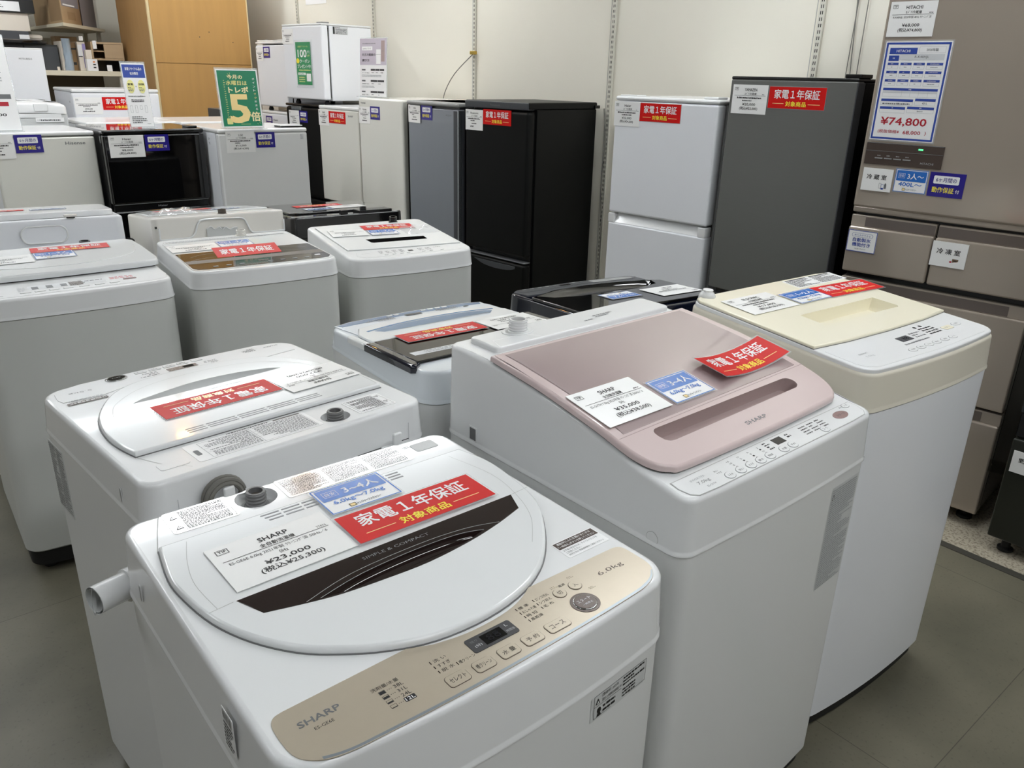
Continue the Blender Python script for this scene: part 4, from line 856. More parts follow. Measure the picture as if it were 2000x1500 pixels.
drawer(-W / 2, -.020, .806, 1.004, -.25, -.022); drawer(-.014, W / 2, .806, 1.004, -.012, .24); drawer(-W / 2, W / 2, .432, .785, -.24, .24); drawer(-W / 2, W / 2, .052, .422, -.24, .24)
g = G(); F = front('F27'); g.box(-.2855, -.0415, 1.1765, 1.2465, 0, .0035, 'brown_dark', r=.001, T=F); g.quad(-.2845, -.0425, 1.2195, 1.2207, 'silver', F, .0038); g.quad(-.2845, -.0425, 1.2445, 1.2462, 'silver', F, .0038)
g.box(-.119, -.105, 1.2305, 1.2350, .0034, .0042, 'led', T=F); g.text('HITACHI', -.086, 1.1905, .040, .0065, 'ink_light', F, .0039)
cp = g.build('control_panel', t)
for i in range(4): g = G(); g.box(-.252 + i * .030, -.227 + i * .030, 1.1955, 1.1990, .0035, .0050, 'grey', r=.0005, T=F); g.scribble(-.245 + i * .030, -.234 + i * .030, 1.2035, 1.2085, 1, 'ink_light', F, .0039, .95, .8, 150 + i); g.build('setting_button', cp)
for sx in (-1, 1):
    g = G(); g.lathe([(.020, .002), (.026, .004), (.026, .014), (.014, .018), (.014, .052)], 'black_rubber', (sx * (W / 2 - .045), yf + .07, 0), 14); g.build('foot', t)
    g = G(); g.lathe([(.020, .002), (.026, .004), (.026, .014), (.014, .018), (.014, .052)], 'black_rubber', (sx * (W / 2 - .045), D / 2 - .07, 0), 14); g.build('foot', t)
# the dark fridge at the right edge
t, ds = fridge('F28', 'black fridge at the right edge with a white vegetable drawer card', [(.055, .405), (.492, 1.72)], 'olive_black', 'black_satin', None, r=.006, gap='black', dt=.05)
ds[1].data.materials.clear(); ds[1].data.materials.append(M['slate_door'])
g = G(); W, D = P['F28'][3:5]; g.box(-W / 2, W / 2, -D / 2 + .012, -D / 2 + .05, .408, .488, 'black', r=.004); g.build('handle_strip', ds[0])

# the stack in the corner: black fridge below, white fridge on top of it, and a second stack behind
t, ds = fridge('S20A', 'black fridge carrying a small white fridge', [(.06, .52), (.535, 1.178)], 'black_satin', 'black', 'black', gap='black', r=.02, top_t=.018)
W, D = P['S20A'][3:5]; g = G(); g.box(-W / 2 + .09, -W / 2 + .22, -D / 2 - .006, -D / 2 + .02, 1.155, 1.182, 'silver', r=.003); g.build('handle', ds[1])
t, ds = fridge('S20B', 'small white fridge stacked on the black fridge, green coupon poster on its door', [(.012, .500)], 'white_cool', 'white_cool', 'white', H=.512, z0=1.222, r=.012, top_t=.014, foot=False, dt=.055)
for sx in (-1, 1):
    for sy in (-1, 1): g = G(); g.lathe([(.018, -.0215), (.02, -.012), (.012, .008)], 'black_rubber', (sx * .19, sy * .15, 0), 12); g.build('foot', t)
W, D = P['S20B'][3:5]; RTb = plane((W / 2 - .0012, 0, 0), (0, 1, 0), (0, 0, 1)); g = G(); g.box(-.115, .01, .445, .495, 0, .0008, 'p_pale', T=RTb); g.quad(-.115, -.100, .447, .493, 'ink', RTb, .001); g.scribble(-.095, .005, .447, .493, 6, 'ink', RTb, .001, .95, 1, 160); g.build('side_label', t)
g = G(); g.box(W / 2 - .07, W / 2 - .004, -D / 2 + .01, -D / 2 + .07, .5125, .52, 'grey', r=.002); g.build('hinge_cover', t)
P['S20C'] = (2.98, 6.28, -87, .47, .48, 0, 0); P['S20D'] = (2.975, 6.28, -87, .48, .48, 1.125, 0)
t, ds = fridge('S20D', 'white fridge in the corner below a plastic-covered fridge', [(.06, .62), (.632, 1.104)], 'white_cool', 'white_cool', 'white')
deco('S20D', ds[1], 'logo', lambda g, F: g.text('Haier', .02, 1.06, .08, .014, 'ink_grey', F, 0, .015))
t, ds = fridge('S20C', 'small white fridge in the corner, topped with crinkled plastic', [(.012, .455)], 'white_cool', 'white_cool', 'white', H=.478, z0=1.148, r=.01, top_t=.014, foot=False)
for sx in (-1, 1):
    for sy in (-1, 1): g = G(); g.lathe([(.018, -.0225), (.02, -.012), (.012, .008)], 'black_rubber', (sx * .19, sy * .17, 0), 12); g.build('foot', t)
W, D = P['S20C'][3:5]; g = G(); n = 14; R = random.Random(3); vs = []; fs = []
for i in range(n + 1):
    for j in range(5): vs.append((-W / 2 + W * i / n, -D / 2 - .003 + .10 * j / 4, .480 + (.018 * R.random() if 0 < j < 4 else 0)))
for i in range(n):
    for j in range(4): fs.append((i * 5 + j, i * 5 + j + 1, (i + 1) * 5 + j + 1, (i + 1) * 5 + j))
g.add(vs, fs, 'plastic_bag'); tag(g.build('plastic_wrap', None, world('S20C') @ Matrix.Translation((0, 0, 1.148))), 'crinkled clear plastic lying on the small corner fridge', 'plastic wrap')

# fridges behind the row of three
P['B1'] = (.93, 5.49, 180, .36, .56, 1.122, 0); P['B2'] = (1.385, 5.46, 180, .50, .55, 1.122, 0); P['B3'] = (1.90, 5.44, 180, .50, .55, 1.120, 0)
for n, la in (('B2', 'white fridge turned away behind the small black fridge'), ('B3', 'white fridge turned away behind the fridge with the green poster')):
    fridge(n, la, [(.06, .50), (.512, 1.098)], 'white_cool', 'white_cool', 'white')
P['B16'] = (1.53, 6.27, 0, .54, .53, 1.283, 0); P['B17'] = (.93, 6.42, 0, .47, .52, 1.520, 0)
t, ds = fridge('B16', 'white fridge far behind with a red card, in front of the shelves', [(.06, .60), (.612, 1.258)], 'white_cool', 'white_cool', 'white', r=.01)
LTc = plane((-.27 + .0012, 0, 0), (0, -1, 0), (0, 0, 1)); g = G(); g.poly(ell(.17, 1.20, .008, .006), 'grey', LTc, .0004); g.build('hinge_cover', t)
t, ds = fridge('B17', 'tall white fridge far behind at the left edge, navy badge on its door', [(.06, .70), (.712, 1.512)], 'white_cool', 'white_cool', 'white', r=.006, top_t=.010)
deco('B17', ds[1], 'logo', lambda g, F: g.text('MITSUBISHI', .13, 1.455, .072, .010, 'ink_grey', F, 0, .01))
t = thing('washing_machine', 'white machine with a rounded lid, half hidden behind the left fridge', 'washing machine', .87, 5.62, 0)
g = G(); g.box(-.225, .225, -.22, .22, .03, 1.165, 'greywhite', r=.012); g.build('cabinet', t)
g = G(); rings = []
for k, (ins, z) in enumerate(((0, 1.167), (0, 1.205), (.006, 1.215), (.03, 1.224), (.08, 1.230))): rings.append([(x, y, z - .010 * max(0, (x / .225) ** 3)) for x, y in inset(outline(.45, .45, .03, .03), ins)])
g.loft(rings, 'white', True, True); g.box(.055, .125, -.230, -.222, 1.176, 1.215, 'white', r=.002); g.build('lid', t)
g = G(); g.box(-.21, .19, -.2235, -.2195, 1.140, 1.163, 'white', r=.001); g.box(.055, .20, -.2240, -.2236, 1.115, 1.140, 'p_white'); g.text('⚠ 注意', .07, 1.127, .016, .01, 'ink', plane((0, -.2244, 0), (1, 0, 0), (0, 0, 1)), 0); g.scribble(.08, .185, 1.119, 1.136, 1, 'ink_grey', plane((0, -.2244, 0), (1, 0, 0), (0, 0, 1)), 0, .95, .6, 170); g.build('warning_label', t)
for sx in (-1, 1):
    for sy in (-1, 1): g = G(); g.lathe([(.02, 0), (.022, .01), (.012, .031)], 'black_rubber', (sx * .18, sy * .17, 0), 12); g.build('foot', t)

# ------------------------------------------------------------------ cards (each a thing of its own)
def bend(k):
    return (lambda x, y, z: (x, y, z + k * x * x)) if k else None
def card_base(g, w, h, face='card', lam=.0035, T=None, t=.0009):
    n = 9; xs = [-w / 2 + w * i / (n - 1) for i in range(n)]
    pts = [(x, -h / 2) for x in xs] + [(x, h / 2) for x in reversed(xs)]
    if lam:
        W, H = w + 2 * lam, h + 2 * lam; xl = [-W / 2 + W * i / (n - 1) for i in range(n)]
        g.slab([(x, -H / 2) for x in xl] + [(x, H / 2) for x in reversed(xl)], 0, t * .6, 0, 'laminate', T)
    g.loft([[(x, y, .0001) for x, y in pts], [(x, y, t) for x, y in pts]], face, False, False, T)
    for i in range(n - 1): g.add([(xs[i], -h / 2, t), (xs[i + 1], -h / 2, t), (xs[i + 1], h / 2, t), (xs[i], h / 2, t)], [(0, 1, 2, 3)], face, T)
    return t + .0003
def red_card(mx, w, h, label, group='red warranty cards', k=0, second=True, lam=.0035):
    g = G(); T = bend(k); q = card_base(g, w, h, 'p_red', lam, T)
    if second:
        g.text('家電１年保証', 0, h * .165, w * .80, h * .42, 'p_white', T, q, .018)
        g.text('対象商品', .0, -h * .275, w * .36, h * .235, 'p_yellow', T, q, .02)
        for s in (-1, 1): g.quad(*sorted((s * w * .215, s * w * .42)), -h * .285, -h * .265, 'p_gold', T, q)
    else: g.text('家電１年保証', 0, 0, w * .82, h * .50, 'p_white', T, q, .018)
    return tag(g.build('warranty_card', None, mx), label, 'warranty card', group)
def navy_card(mx, w, h, label):
    g = G(); q = card_base(g, w, h, 'p_navy', 0)
    g.poly(rr(-w * .02, h * .20, w * .72, h * .33, h * .05), 'p_white', None, q); g.text('6ヶ月間の', -w * .02, h * .20, w * .58, h * .18, 'p_navy', None, q + .0002, .012)
    g.text('動作保証', -w * .07, -h * .21, w * .62, h * .23, 'p_yellow', None, q, .015); g.text('付', w * .335, -h * .23, w * .11, h * .15, 'p_white', None, q, .01)
    return tag(g.build('guarantee_card', None, mx), label, 'guarantee card', 'navy six-month cards')
def blue_card(mx, w, h, l1, l2, label, k=0):
    g = G(); T = bend(k); q = card_base(g, w, h, 'p_white', .003, T)
    g.frame(-w / 2, w / 2, -h / 2, h / 2, w * .018, 'p_blue', T, q); g.poly(rr(0, h * .215, w * .92, h * .46, h * .03), 'p_blue', T, q + .0001)
    g.frame(-w * .40, -w * .20, h * .11, h * .32, w * .006, 'p_white', T, q + .0003); g.text('目安', -w * .30, h * .215, w * .14, h * .12, 'p_white', T, q + .0003)
    g.text(l1, w * .13, h * .215, w * .50, h * .26, 'p_white', T, q + .0003, .015); g.text(l2, 0, -h * .15, w * .72, h * .17, 'p_blue', T, q + .0002, .02)
    g.quad(-w * .22, -w * .13, -h * .43, -h * .32, 'p_gold', T, q + .0002); g.frame(-w * .22, -w * .13, -h * .43, -h * .32, w * .01, 'ink', T, q + .0003); g.text('トレジャーファクトリー', w * .06, -h * .375, w * .34, h * .085, 'ink', T, q + .0002, .02)
    return tag(g.build('capacity_card', None, mx), label, 'capacity card', 'blue capacity cards')
def price_card(mx, w, h, brand, kind, detail, price, tax, label, code='', d2='', seed=0, curl=0):
    g = G(); T = (lambda x, y, z: (x, y, z + curl * max(0, x - w * .2) ** 2)) if curl else None; q = card_base(g, w, h, 'card', 0, T)
    a, b = -w * .39, h * .355; s = h * .075
    g.frame(a - s, a + s, b - s * .7, b + s * .7, s * .12, 'ink', T, q); g.text('T|F', a, b, s * 1.3, s * .8, 'ink', T, q, .02)
    if brand: g.text(brand, w * .02, h * .33, min(.052, w * .30) * len(brand) / 6, h * .095, 'ink', T, q, .015)
    if kind: g.text(kind, w * .02, h * .195, w * .34 * len(kind) / 7, h * .085, 'ink', T, q, .004)
    if code: g.text(code, w * .44, h * .175, w * .085, h * .045, 'ink', T, q, al='r')
    else: g.scribble(w * .35, w * .44, h * .155, h * .20, 1, 'ink', T, q, .95, .8, seed)
    g.quad(-w * .44, w * .45, h * .125, h * .135, 'ink', T, q)
    if detail: g.text(detail, 0, h * .05, w * .82, h * .085, 'ink', T, q)
    else: g.scribble(-w * .36, w * .36, h * .005, h * .105, 1, 'ink', T, q, .97, .55, seed + 1); g.scribble(-w * .20, w * .20, -h * .08, h * .0, 1, 'ink', T, q, .97, .6, seed + 2)
    if d2: g.text(d2, w * .0, -h * .045, w * .07, h * .07, 'ink', T, q)
    if price: g.text(price, w * .0, -h * .175, w * .37 * len(price) / 7, h * .10, 'ink', T, q, .012); g.text(tax, 0, -h * .315, w * .52 * len(tax) / 11, h * .125, 'ink', T, q, .012)
    else: g.scribble(-w * .14, w * .14, -h * .22, -h * .13, 1, 'ink', T, q, .97, .7, seed + 3); g.scribble(-w * .22, w * .22, -h * .37, -h * .26, 1, 'ink', T, q, .97, .6, seed + 4)
    return tag(g.build('price_card', None, mx), label, 'price card', 'white price cards')

K = '全自動洗濯機'; F2 = '2ﾄﾞｱ冷蔵庫'; F1 = '1ﾄﾞｱ冷蔵庫'
# on the washers
price_card(fr_top('FW', FWz, -.1145, .0675, .0102, 1.0), .160, .105, 'SHARP', K, 'ES-GE6E 6.0kg 2021年製 ｸﾘｰﾆﾝｸﾞ済 50Hz／6', '¥23,000', '(税込¥25,300)', 'white price card reading 23,000 yen on the lid of the gold-panelled washer', '77676', '0Hz')
blue_card(fr_top('FW', FWz, .0285, .137, .0112, -.5), .109, .074, '3~4人', '6.0kg～7.0kg', 'blue capacity card on the rear lid edge of the gold-panelled washer')
red_card(fr_top('FW', FWz, .0765, .0495, .0130, -.5), .217, .0735, 'red card on the lid of the gold-panelled washer, nearest the camera')
red_card(fr_top('LW', LWz, .0295, .018, .0098, -.5), .214, .073, 'red card lying upside down on the plain white lid behind the nearest washer')
price_card(fr_top('LW', LWz, -.156, .034, .0100, 2), .150, .100, 'SHARP', K, 'ES-GE5E 5.5kg 2021年製 ｸﾘｰﾆﾝｸﾞ済 50Hz／6', '¥22,000', '(税込¥24,200)', 'white price card upside down beside the inverted red card', '', '0Hz')
price_card(fr_top('PW', PWz, -.192, -.073, .0172, 0), .153, .104, 'SHARP', K, 'ES-GV7H 7.0kg 2023年製 ｸﾘｰﾆﾝｸﾞ済 50Hz／6', '¥35,000', '(税込¥38,500)', 'white price card reading 35,000 yen on the pink lid', '', '0Hz')
blue_card(fr_top('PW', PWz, -.051, -.088, .0172, 0), .106, .074, '3~4人', '6.0kg～7.0kg', 'blue capacity card on the pink lid')
red_card(fr_top('PW', PWz, .147, -.077, .0180, 1.5), .214, .074, 'curled red card on the pink lid', k=1.1)
price_card(fr_top('YW', YWz, -.138, .128, .0152, 0), .165, .098, 'ELSONIC', K, '', '¥17,000', '(税込¥18,700)', 'white price card reading 17,000 yen on the cream lid', seed=201)
blue_card(fr_top('YW', YWz, .015, .114, .0156, 0), .122, .068, '1~2人', '4.2kg～5.5kg', 'blue capacity card on the cream lid')
red_card(fr_top('YW', YWz, .180, .107, .0158, -3), .212, .070, 'red card on the cream lid at the far right')
red_card(fr_top('BW', BWz, .049, .004, .0092, -1), .215, .068, 'red card upside down on the pale blue washer turned away')
price_card(fr_top('BW', BWz, -.140, .022, .0090, 0), .150, .100, 'Haier', K, '', '¥21,000', '(税込¥23,100)', 'white price card upside down on the pale blue washer, partly behind the pink washer', seed=211)
price_card(fr_top('BK', BKz, -.159, .085, .0100, 0), .158, .115, '', '', '', '', '', 'white price card on the black washer behind the pink lid', seed=221)
blue_card(fr_top('BK', BKz, .022, .060, .0102, 0), .112, .072, '1~2人', '4.2kg～5.5kg', 'blue capacity card on the black washer, mostly hidden by the pink washer')
price_card(fr_top('M7', M7z, -.142, .062, .0246, -1), .165, .096, '', '', '', '', '', 'white price card on the slab lid of the leftmost washer', seed=231)
blue_card(fr_top('M7', M7z, .001, .071, .0250, -1), .110, .074, '1~2人', '4.2kg～5.5kg', 'blue capacity card on the slab lid of the leftmost washer')
red_card(fr_top('M7', M7z, .057, .141, .0248, -4), .220, .060, 'red card on the slab lid of the leftmost washer')
price_card(fr_top('M8', M8z, -.145, .080, .0028, 0), .158, .105, '', '', '', '', '', 'white price card above the glossy black lid window', seed=241)
blue_card(fr_top('M8', M8z, -.008, .088, .0045, 0, 2), .112, .074, '1~2人', '4.2kg～5.5kg', 'blue capacity card above the glossy black lid window')
red_card(fr_top('M8', M8z, -.012, -.066, .0120, 0, 13), .208, .074, 'red card lying slightly tilted over the glossy black lid window', second=False, lam=0)
red_card(fr_top('M9', M9z, .051, .125, .0060, -5), .204, .062, 'red card on the all-white washer with the dark lid slot')
blue_card(fr_top('M9', M9z, .003, .057, .0062, -4), .110, .066, '1~2人', '4.2kg～5.5kg', 'blue capacity card on the all-white washer with the dark lid slot')
price_card(fr_top('M9', M9z, -.127, .083, .0060, -6), .138, .088, '', '', '', '', '', 'white price card on the all-white washer with the dark lid slot', seed=251)
red_card(fr_top('M11', M11z, .06, -.09, .0072, 0), .21, .072, 'red card on the washer with the moulded back, seen edge-on')
blue_card(fr_top('M11', M11z, -.08, .02, .0072, 0), .112, .074, '3~4人', '6.0kg～7.0kg', 'blue capacity card on the washer with the moulded back')
red_card(fr_top('M10', M10z, .13, -.03, .0212, 0), .21, .072, 'red card on the washer with the oval hollow, at the left edge')
blue_card(fr_top('M10', M10z, -.05, .0, .0212, 0), .112, .074, '3~4人', '6.0kg～7.0kg', 'blue capacity card on the washer with the oval hollow')
blue_card(fr_top('M12', M12z, .065, .06, .0082, 0), .112, .074, '1~2人', '4.2kg～5.5kg', 'blue capacity card on the glossy black washer behind')
price_card(fr_top('M12', M12z, -.075, .03, .0082, 0), .150, .100, '', '', '', '', '', 'white price card on the glossy black washer behind', seed=261)
red_card(fr_top('M12', M12z, .02, -.07, .0082, 0), .21, .072, 'red card on the glossy black washer behind, seen edge-on')
# on the fridges
navy_card(fr_front('C13', -.077, 1.054), .124, .086, 'navy card on the white fridge at the left edge')
price_card(fr_front('C13', -.2205, 1.043), .158, .112, '', '', '', '', '', 'white price card cut by the left edge, beside a navy card', seed=271)
price_card(fr_front('C14', -.1495, 1.0345), .174, .111, 'Haier', F1, '', '¥8,000', '(税込¥8,800)', 'white price card on the small glossy black fridge', seed=275)
navy_card(fr_front('C14', .005, 1.0485), .123, .084, 'navy card on the small glossy black fridge')
price_card(fr_front('C15', -.137, 1.053), .161, .110, 'LGE', F1, '', '¥13,000', '(税込¥14,300)', 'white price card on the fridge below the green poster', seed=279)
navy_card(fr_front('C15', .0046, 1.061), .110, .082, 'navy card on the fridge below the green poster')
price_card(fr_front('F21', -.181, 1.1275), .131, .103, 'SHARP', F1, '', '', '', 'white price card beside the small red card on the white fridge in the corner', seed=283)
red_card(fr_front('F21', -.0095, 1.1345), .208, .076, 'small red card on the white fridge in the corner', lam=0)
price_card(fr_front('F22', -.1725, 1.168), .131, .102, 'TOSHIBA', F2, '', '', '', 'white price card on the fridge left of the grey fridge', seed=287)
navy_card(fr_front('F22', -.0515, 1.186), .108, .079, 'navy card on the fridge left of the grey fridge')
price_card(fr_front('F23', -.1815, 1.2015), .130, .098, 'AQUA', F2, '', '', '', 'curling white price card on the grey fridge', seed=291, curl=3)
navy_card(fr_front('F23', -.0575, 1.2135), .110, .080, 'navy card on the grey fridge')
price_card(fr_front('F24', -.1655, 1.198), .138, .106, 'Panasonic', F2, '', '', '', 'white price card on the tall matte black fridge', seed=295)
red_card(fr_front('F24', .012, 1.2185), .212, .077, 'red card on the tall matte black fridge', lam=0)
price_card(fr_front('F25', -.194, 1.281), .140, .103, 'Haier', F2, '', '¥22,000', '(税込¥24,200)', 'white price card on the white two-door fridge', seed=299)
red_card(fr_front('F25', -.0185, 1.2925), .210, .074, 'red card on the white two-door fridge', lam=.002)
price_card(fr_front('F26', -.167, 1.3615), .155, .106, 'YAMAZEN', F2, '', '¥20,000', '(税込¥22,000)', 'white price card on the dark silver fridge', seed=303)
red_card(fr_front('F26', .0315, 1.3725), .230, .076, 'red card on the dark silver fridge', lam=.002)
price_card(fr_front('F27', -.2175, 1.620, .0012), .140, .102, 'HITACHI', '5ﾄﾞｱ冷蔵庫', 'R-K40HJL 2020年製 401L ｸﾘｰﾆﾝｸﾞ済', '¥68,000', '(税込¥74,800)', 'white price card at the top of the tall beige fridge', seed=307)
navy_card(fr_front('F27', -.0155, 1.1305), .106, .076, 'navy card under the control strip of the tall beige fridge')
blue_card(fr_front('F27', -.125, 1.1320), .101, .073, '3人～', '400L～', 'blue capacity card under the control strip of the tall beige fridge')
price_card(world('S20B') @ Matrix(((1, 0, 0, -.178), (0, 0, -1, -.2108), (0, 1, 0, 1.654), (0, 0, 0, 1))), .145, .100, '', '', '', '', '', 'white price card on the small fridge with the green coupon poster', seed=311)
price_card(fr_front('S20A', -.150, 1.098, .0008), .140, .105, '', '', '', '', '', 'white price card on the black fridge under the stacked fridge', seed=315)
navy_card(fr_front('S20A', -.020, 1.110, .0008), .108, .080, 'navy card on the black fridge under the stacked fridge')
price_card(world('S20C') @ Matrix(((1, 0, 0, -.170), (0, 0, -1, -.2408), (0, 1, 0, 1.54), (0, 0, 0, 1))), .120, .100, '', '', '', '', '', 'white price card on the small corner fridge under crinkled plastic', seed=319)
navy_card(world('S20C') @ Matrix(((1, 0, 0, -.052), (0, 0, -1, -.2408), (0, 1, 0, 1.552), (0, 0, 0, 1))), .108, .080, 'navy card on the small corner fridge under crinkled plastic')
navy_card(fr_front('S20D', -.09, 1.045), .108, .080, 'navy card on the lower corner fridge, beside the green poster')
price_card(fr_front('B16', -.182, 1.178), .165, .105, '', '', '', '', '', 'white price card on the fridge far behind, beside a red card', seed=323)
red_card(fr_front('B16', .018, 1.193), .225, .080, 'red card on the fridge far behind the blue and white stand', lam=0)
navy_card(fr_front('B17', -.12, 1.452), .11, .082, 'navy card on the tall white fridge far behind')
# drawer cards
def drawer_card(n, cx, cz, w, h, s, label, pic):
    g = G(); q = card_base(g, w, h, 'card', 0, None, .003); g.text(s, -w * .02, h * .12, w * .66, h * .22, 'ink', None, q, .02)
    if pic == 0:
        g.frame(w * .10, w * .17, -h * .36, -h * .12, .0008, 'ink_grey', None, q); g.frame(w * .18, w * .27, -h * .36, -h * .18, .0008, 'p_royal', None, q); g.poly([(w * .28, -h * .36), (w * .35, -h * .36), (w * .35, -h * .18), (w * .315, -h * .10), (w * .28, -h * .18)], 'ink_grey', None, q); g.poly(ell(w * .22, -h * .37, w * .05, h * .04), 'p_royal', None, q)
    elif pic == 1:
        g.quad(w * .13, w * .30, -h * .28, -h * .14, 'brown_dark', None, q); g.poly([(w * .20, -h * .36), (w * .34, -h * .30), (w * .30, -h * .22), (w * .16, -h * .28)], 'p_white', None, q + .0002); g.frame(w * .15, w * .28, -h * .26, -h * .16, .0007, 'wood', None, q + .0003); g.poly(ell(w * .09, -h * .27, w * .035, h * .035), 'p_crimson', None, q)
    else: g.poly(ell(w * .2, -h * .28, w * .08, h * .08), 'p_green2', None, q)
    return tag(g.build('drawer_card', None, fr_front(n, cx, cz, .0008)), label, 'drawer card', 'white compartment cards')
drawer_card('F27', -.2325, 1.1265, .098, .074, '冷 蔵 室', 'white fridge compartment card below the control strip', 0)
drawer_card('F27', .0370, .9145, .107, .080, '冷 凍 室', 'white freezer card on the right drawer of the beige fridge', 1)
g = G(); w, h = .099, .074; q = card_base(g, w, h, 'card', 0); g.frame(-w / 2, w / 2, -h / 2, h / 2, .0022, 'p_royal', None, q)
g.poly(rr(0, h * .28, w * .72, h * .18, h * .08), 'p_royal', None, q); g.poly(rr(0, h * .28, w * .70, h * .16, h * .07), 'card', None, q + .0002); g.text('楽々氷ができる', 0, h * .28, w * .56, h * .09, 'p_royal', None, q + .0004)
g.text('自動製氷', 0, h * .06, w * .62, h * .18, 'p_royal', None, q, .025); g.text('機能付き', 0, -h * .16, w * .62, h * .18, 'p_royal', None, q, .025); g.text('トレジャーファクトリー', 0, -h * .36, w * .38, h * .07, 'ink', None, q, .02)
tag(g.build('feature_card', None, fr_front('F27', -.246, .9155)), 'blue-framed ice maker card on the left drawer of the beige fridge', 'feature card')
drawer_card('F28', -.2300, .333, .125, .072, '野 菜 室', 'white vegetable drawer card on the black fridge at the right edge', 2)
# the big price sheet
g = G(); w, h = .1995, .300; q = card_base(g, w, h, 'paper', .004); g.frame(-w / 2 + .003, w / 2 - .003, -h / 2 + .003, h / 2 - .003, .0058, 'p_royal', None, q)
def sb(x0, x1, y0, y1, mt, txt=None, ink='p_white', tw=.8, th=.6, fr=False):
    X = lambda v: (v - .5) * w; Y = lambda v: (.5 - v) * h
    if fr: g.frame(X(x0), X(x1), Y(y1), Y(y0), .0005, 'ink_light', None, q)
    if mt: g.quad(X(x0), X(x1), Y(y1), Y(y0), mt, None, q)
    if txt: g.text(txt, X((x0 + x1) / 2), Y((y0 + y1) / 2), (X(x1) - X(x0)) * tw, (Y(y0) - Y(y1)) * th, ink, None, q + .0003, .012)
sb(.08, .50, .062, .125, 'p_royal', 'HITACHI', tw=.5, th=.42); sb(.53, .92, .050, .112, None, '2020年製', 'ink_grey', .45, .45, True)
sb(.08, .24, .137, .192, 'p_royal', '型番', tw=.2, th=.25); sb(.25, .92, .125, .182, 'p_pale', 'R-K40HJL', 'ink_grey', .32, .5, True)
for r in range(3):
    y = .208 + r * .083
    for a, b in ((.08, .25), (.28, .45), (.48, .65), (.68, .92)): sb(a, b, y, y + .024, 'p_royal'); sb(a, b, y + .024, y + .064, None, None, fr=True); g.scribble((a + .05 - .5) * w, (b - .04 - .5) * w, (.5 - y - .018) * h, (.5 - y - .006) * h, 1, 'p_pale', None, q + .0003, .9, .8, r * 9 + int(a * 50)); g.scribble((a + .06 - .5) * w, (b - .06 - .5) * w, (.5 - y - .05) * h, (.5 - y - .038) * h, 1, 'ink_grey', None, q + .0003, .9, .8, r * 9 + int(a * 60))
sb(.08, .92, .462, .487, 'p_royal', '容量', tw=.05, th=.5); sb(.08, .92, .487, .508, 'p_pale'); sb(.08, .92, .508, .55, None, None, fr=True)
for a in (.38, .51, .64, .78): g.quad((a - .5) * w, (a - .5) * w + .0004, (.5 - .55) * h, (.5 - .487) * h, 'ink_light', None, q + .0003)
sb(.08, .58, .572, .597, 'p_royal'); sb(.08, .58, .597, .637, None, None, fr=True); sb(.61, .92, .562, .587, 'p_royal'); sb(.61, .92, .587, .630, None, '401L', 'ink_grey', .26, .5, True); g.scribble(-.078, .010, -.040, -.032, 1, 'ink_grey', None, q + .0003, .97, .7, 5)
sb(.08, .48, .652, .677, 'p_royal', '色', tw=.05, th=.5); sb(.08, .48, .677, .715, None, None, fr=True); sb(.51, .92, .645, .670, 'p_royal', '備考', tw=.08, th=.5); sb(.51, .92, .670, .708, None, '離島対応', 'ink_grey', .22, .3, True)
g.text('¥74,800', -.002, (.5 - .805) * h, .142, .0270, 'p_crimson', None, q, .02); g.text('(税抜価格¥', -.043, (.5 - .910) * h, .068, .0125, 'p_crimson', None, q, .012); g.text('68,000', .030, (.5 - .912) * h, .054, .0125, 'p_crimson', None, q, .015); g.text(')', .072, (.5 - .910) * h, .004, .0125, 'p_crimson', None, q, .012)
tag(g.build('price_sheet', None, fr_front('F27', -.182, 1.4055, .0012)), 'large blue-framed price sheet on the tall beige fridge', 'price sheet')
# coupon poster on the stacked fridge
g = G(); w, h = .222, .315; q = card_base(g, w, h, 'acrylic', 0, None, .004); g.quad(-w * .43, w * .43, -h * .44, h * .46, 'p_green2', None, q)
g.text('会員様アプリクーポン', 0, h * .365, w * .60, h * .040, 'p_lime', None, q + .0004); g.text('100', -w * .06, h * .22, w * .50, h * .155, 'p_white', None, q + .0004, .03); g.text('円', w * .30, h * .245, w * .13, h * .06, 'p_white', None, q + .0004); g.text('OFF', w * .30, h * .175, w * .15, h * .04, 'p_lime', None, q + .0004)
g.poly(ell(-w * .33, h * .065, w * .09, h * .055), 'p_yellow', None, q + .0004); g.text('クーポン', w * .07, h * .062, w * .56, h * .075, 'p_white', None, q + .0004, .02); g.text('プレゼント中!', w * .02, -h * .050, w * .78, h * .080, 'p_white', None, q + .0004, .02)
g.scribble(-w * .30, w * .40, -h * .15, -h * .11, 1, 'p_lime', None, q + .0004, .97, .7, 331); g.quad(-w * .36, w * .08, -h * .235, -h * .185, 'p_white', None, q + .0004); g.scribble(-w * .34, w * .06, -h * .228, -h * .192, 1, 'p_green2', None, q + .0006, .97, .7, 332)
for k in range(3): g.scribble(-w * .32, w * .04, -h * (.30 + k * .045), -h * (.265 + k * .045), 1, 'p_lime', None, q + .0004, .95, .7, 333 + k)
g.quad(w * .13, w * .38, -h * .365, -h * .20, 'p_white', None, q + .0004)
tag(g.build('coupon_poster', None, world('S20B') @ Matrix(((1, 0, 0, .018), (0, 0, -1, -.2112), (0, 1, 0, 1.471), (0, 0, 0, 1)))), 'green coupon poster on the stacked white fridge', 'poster')
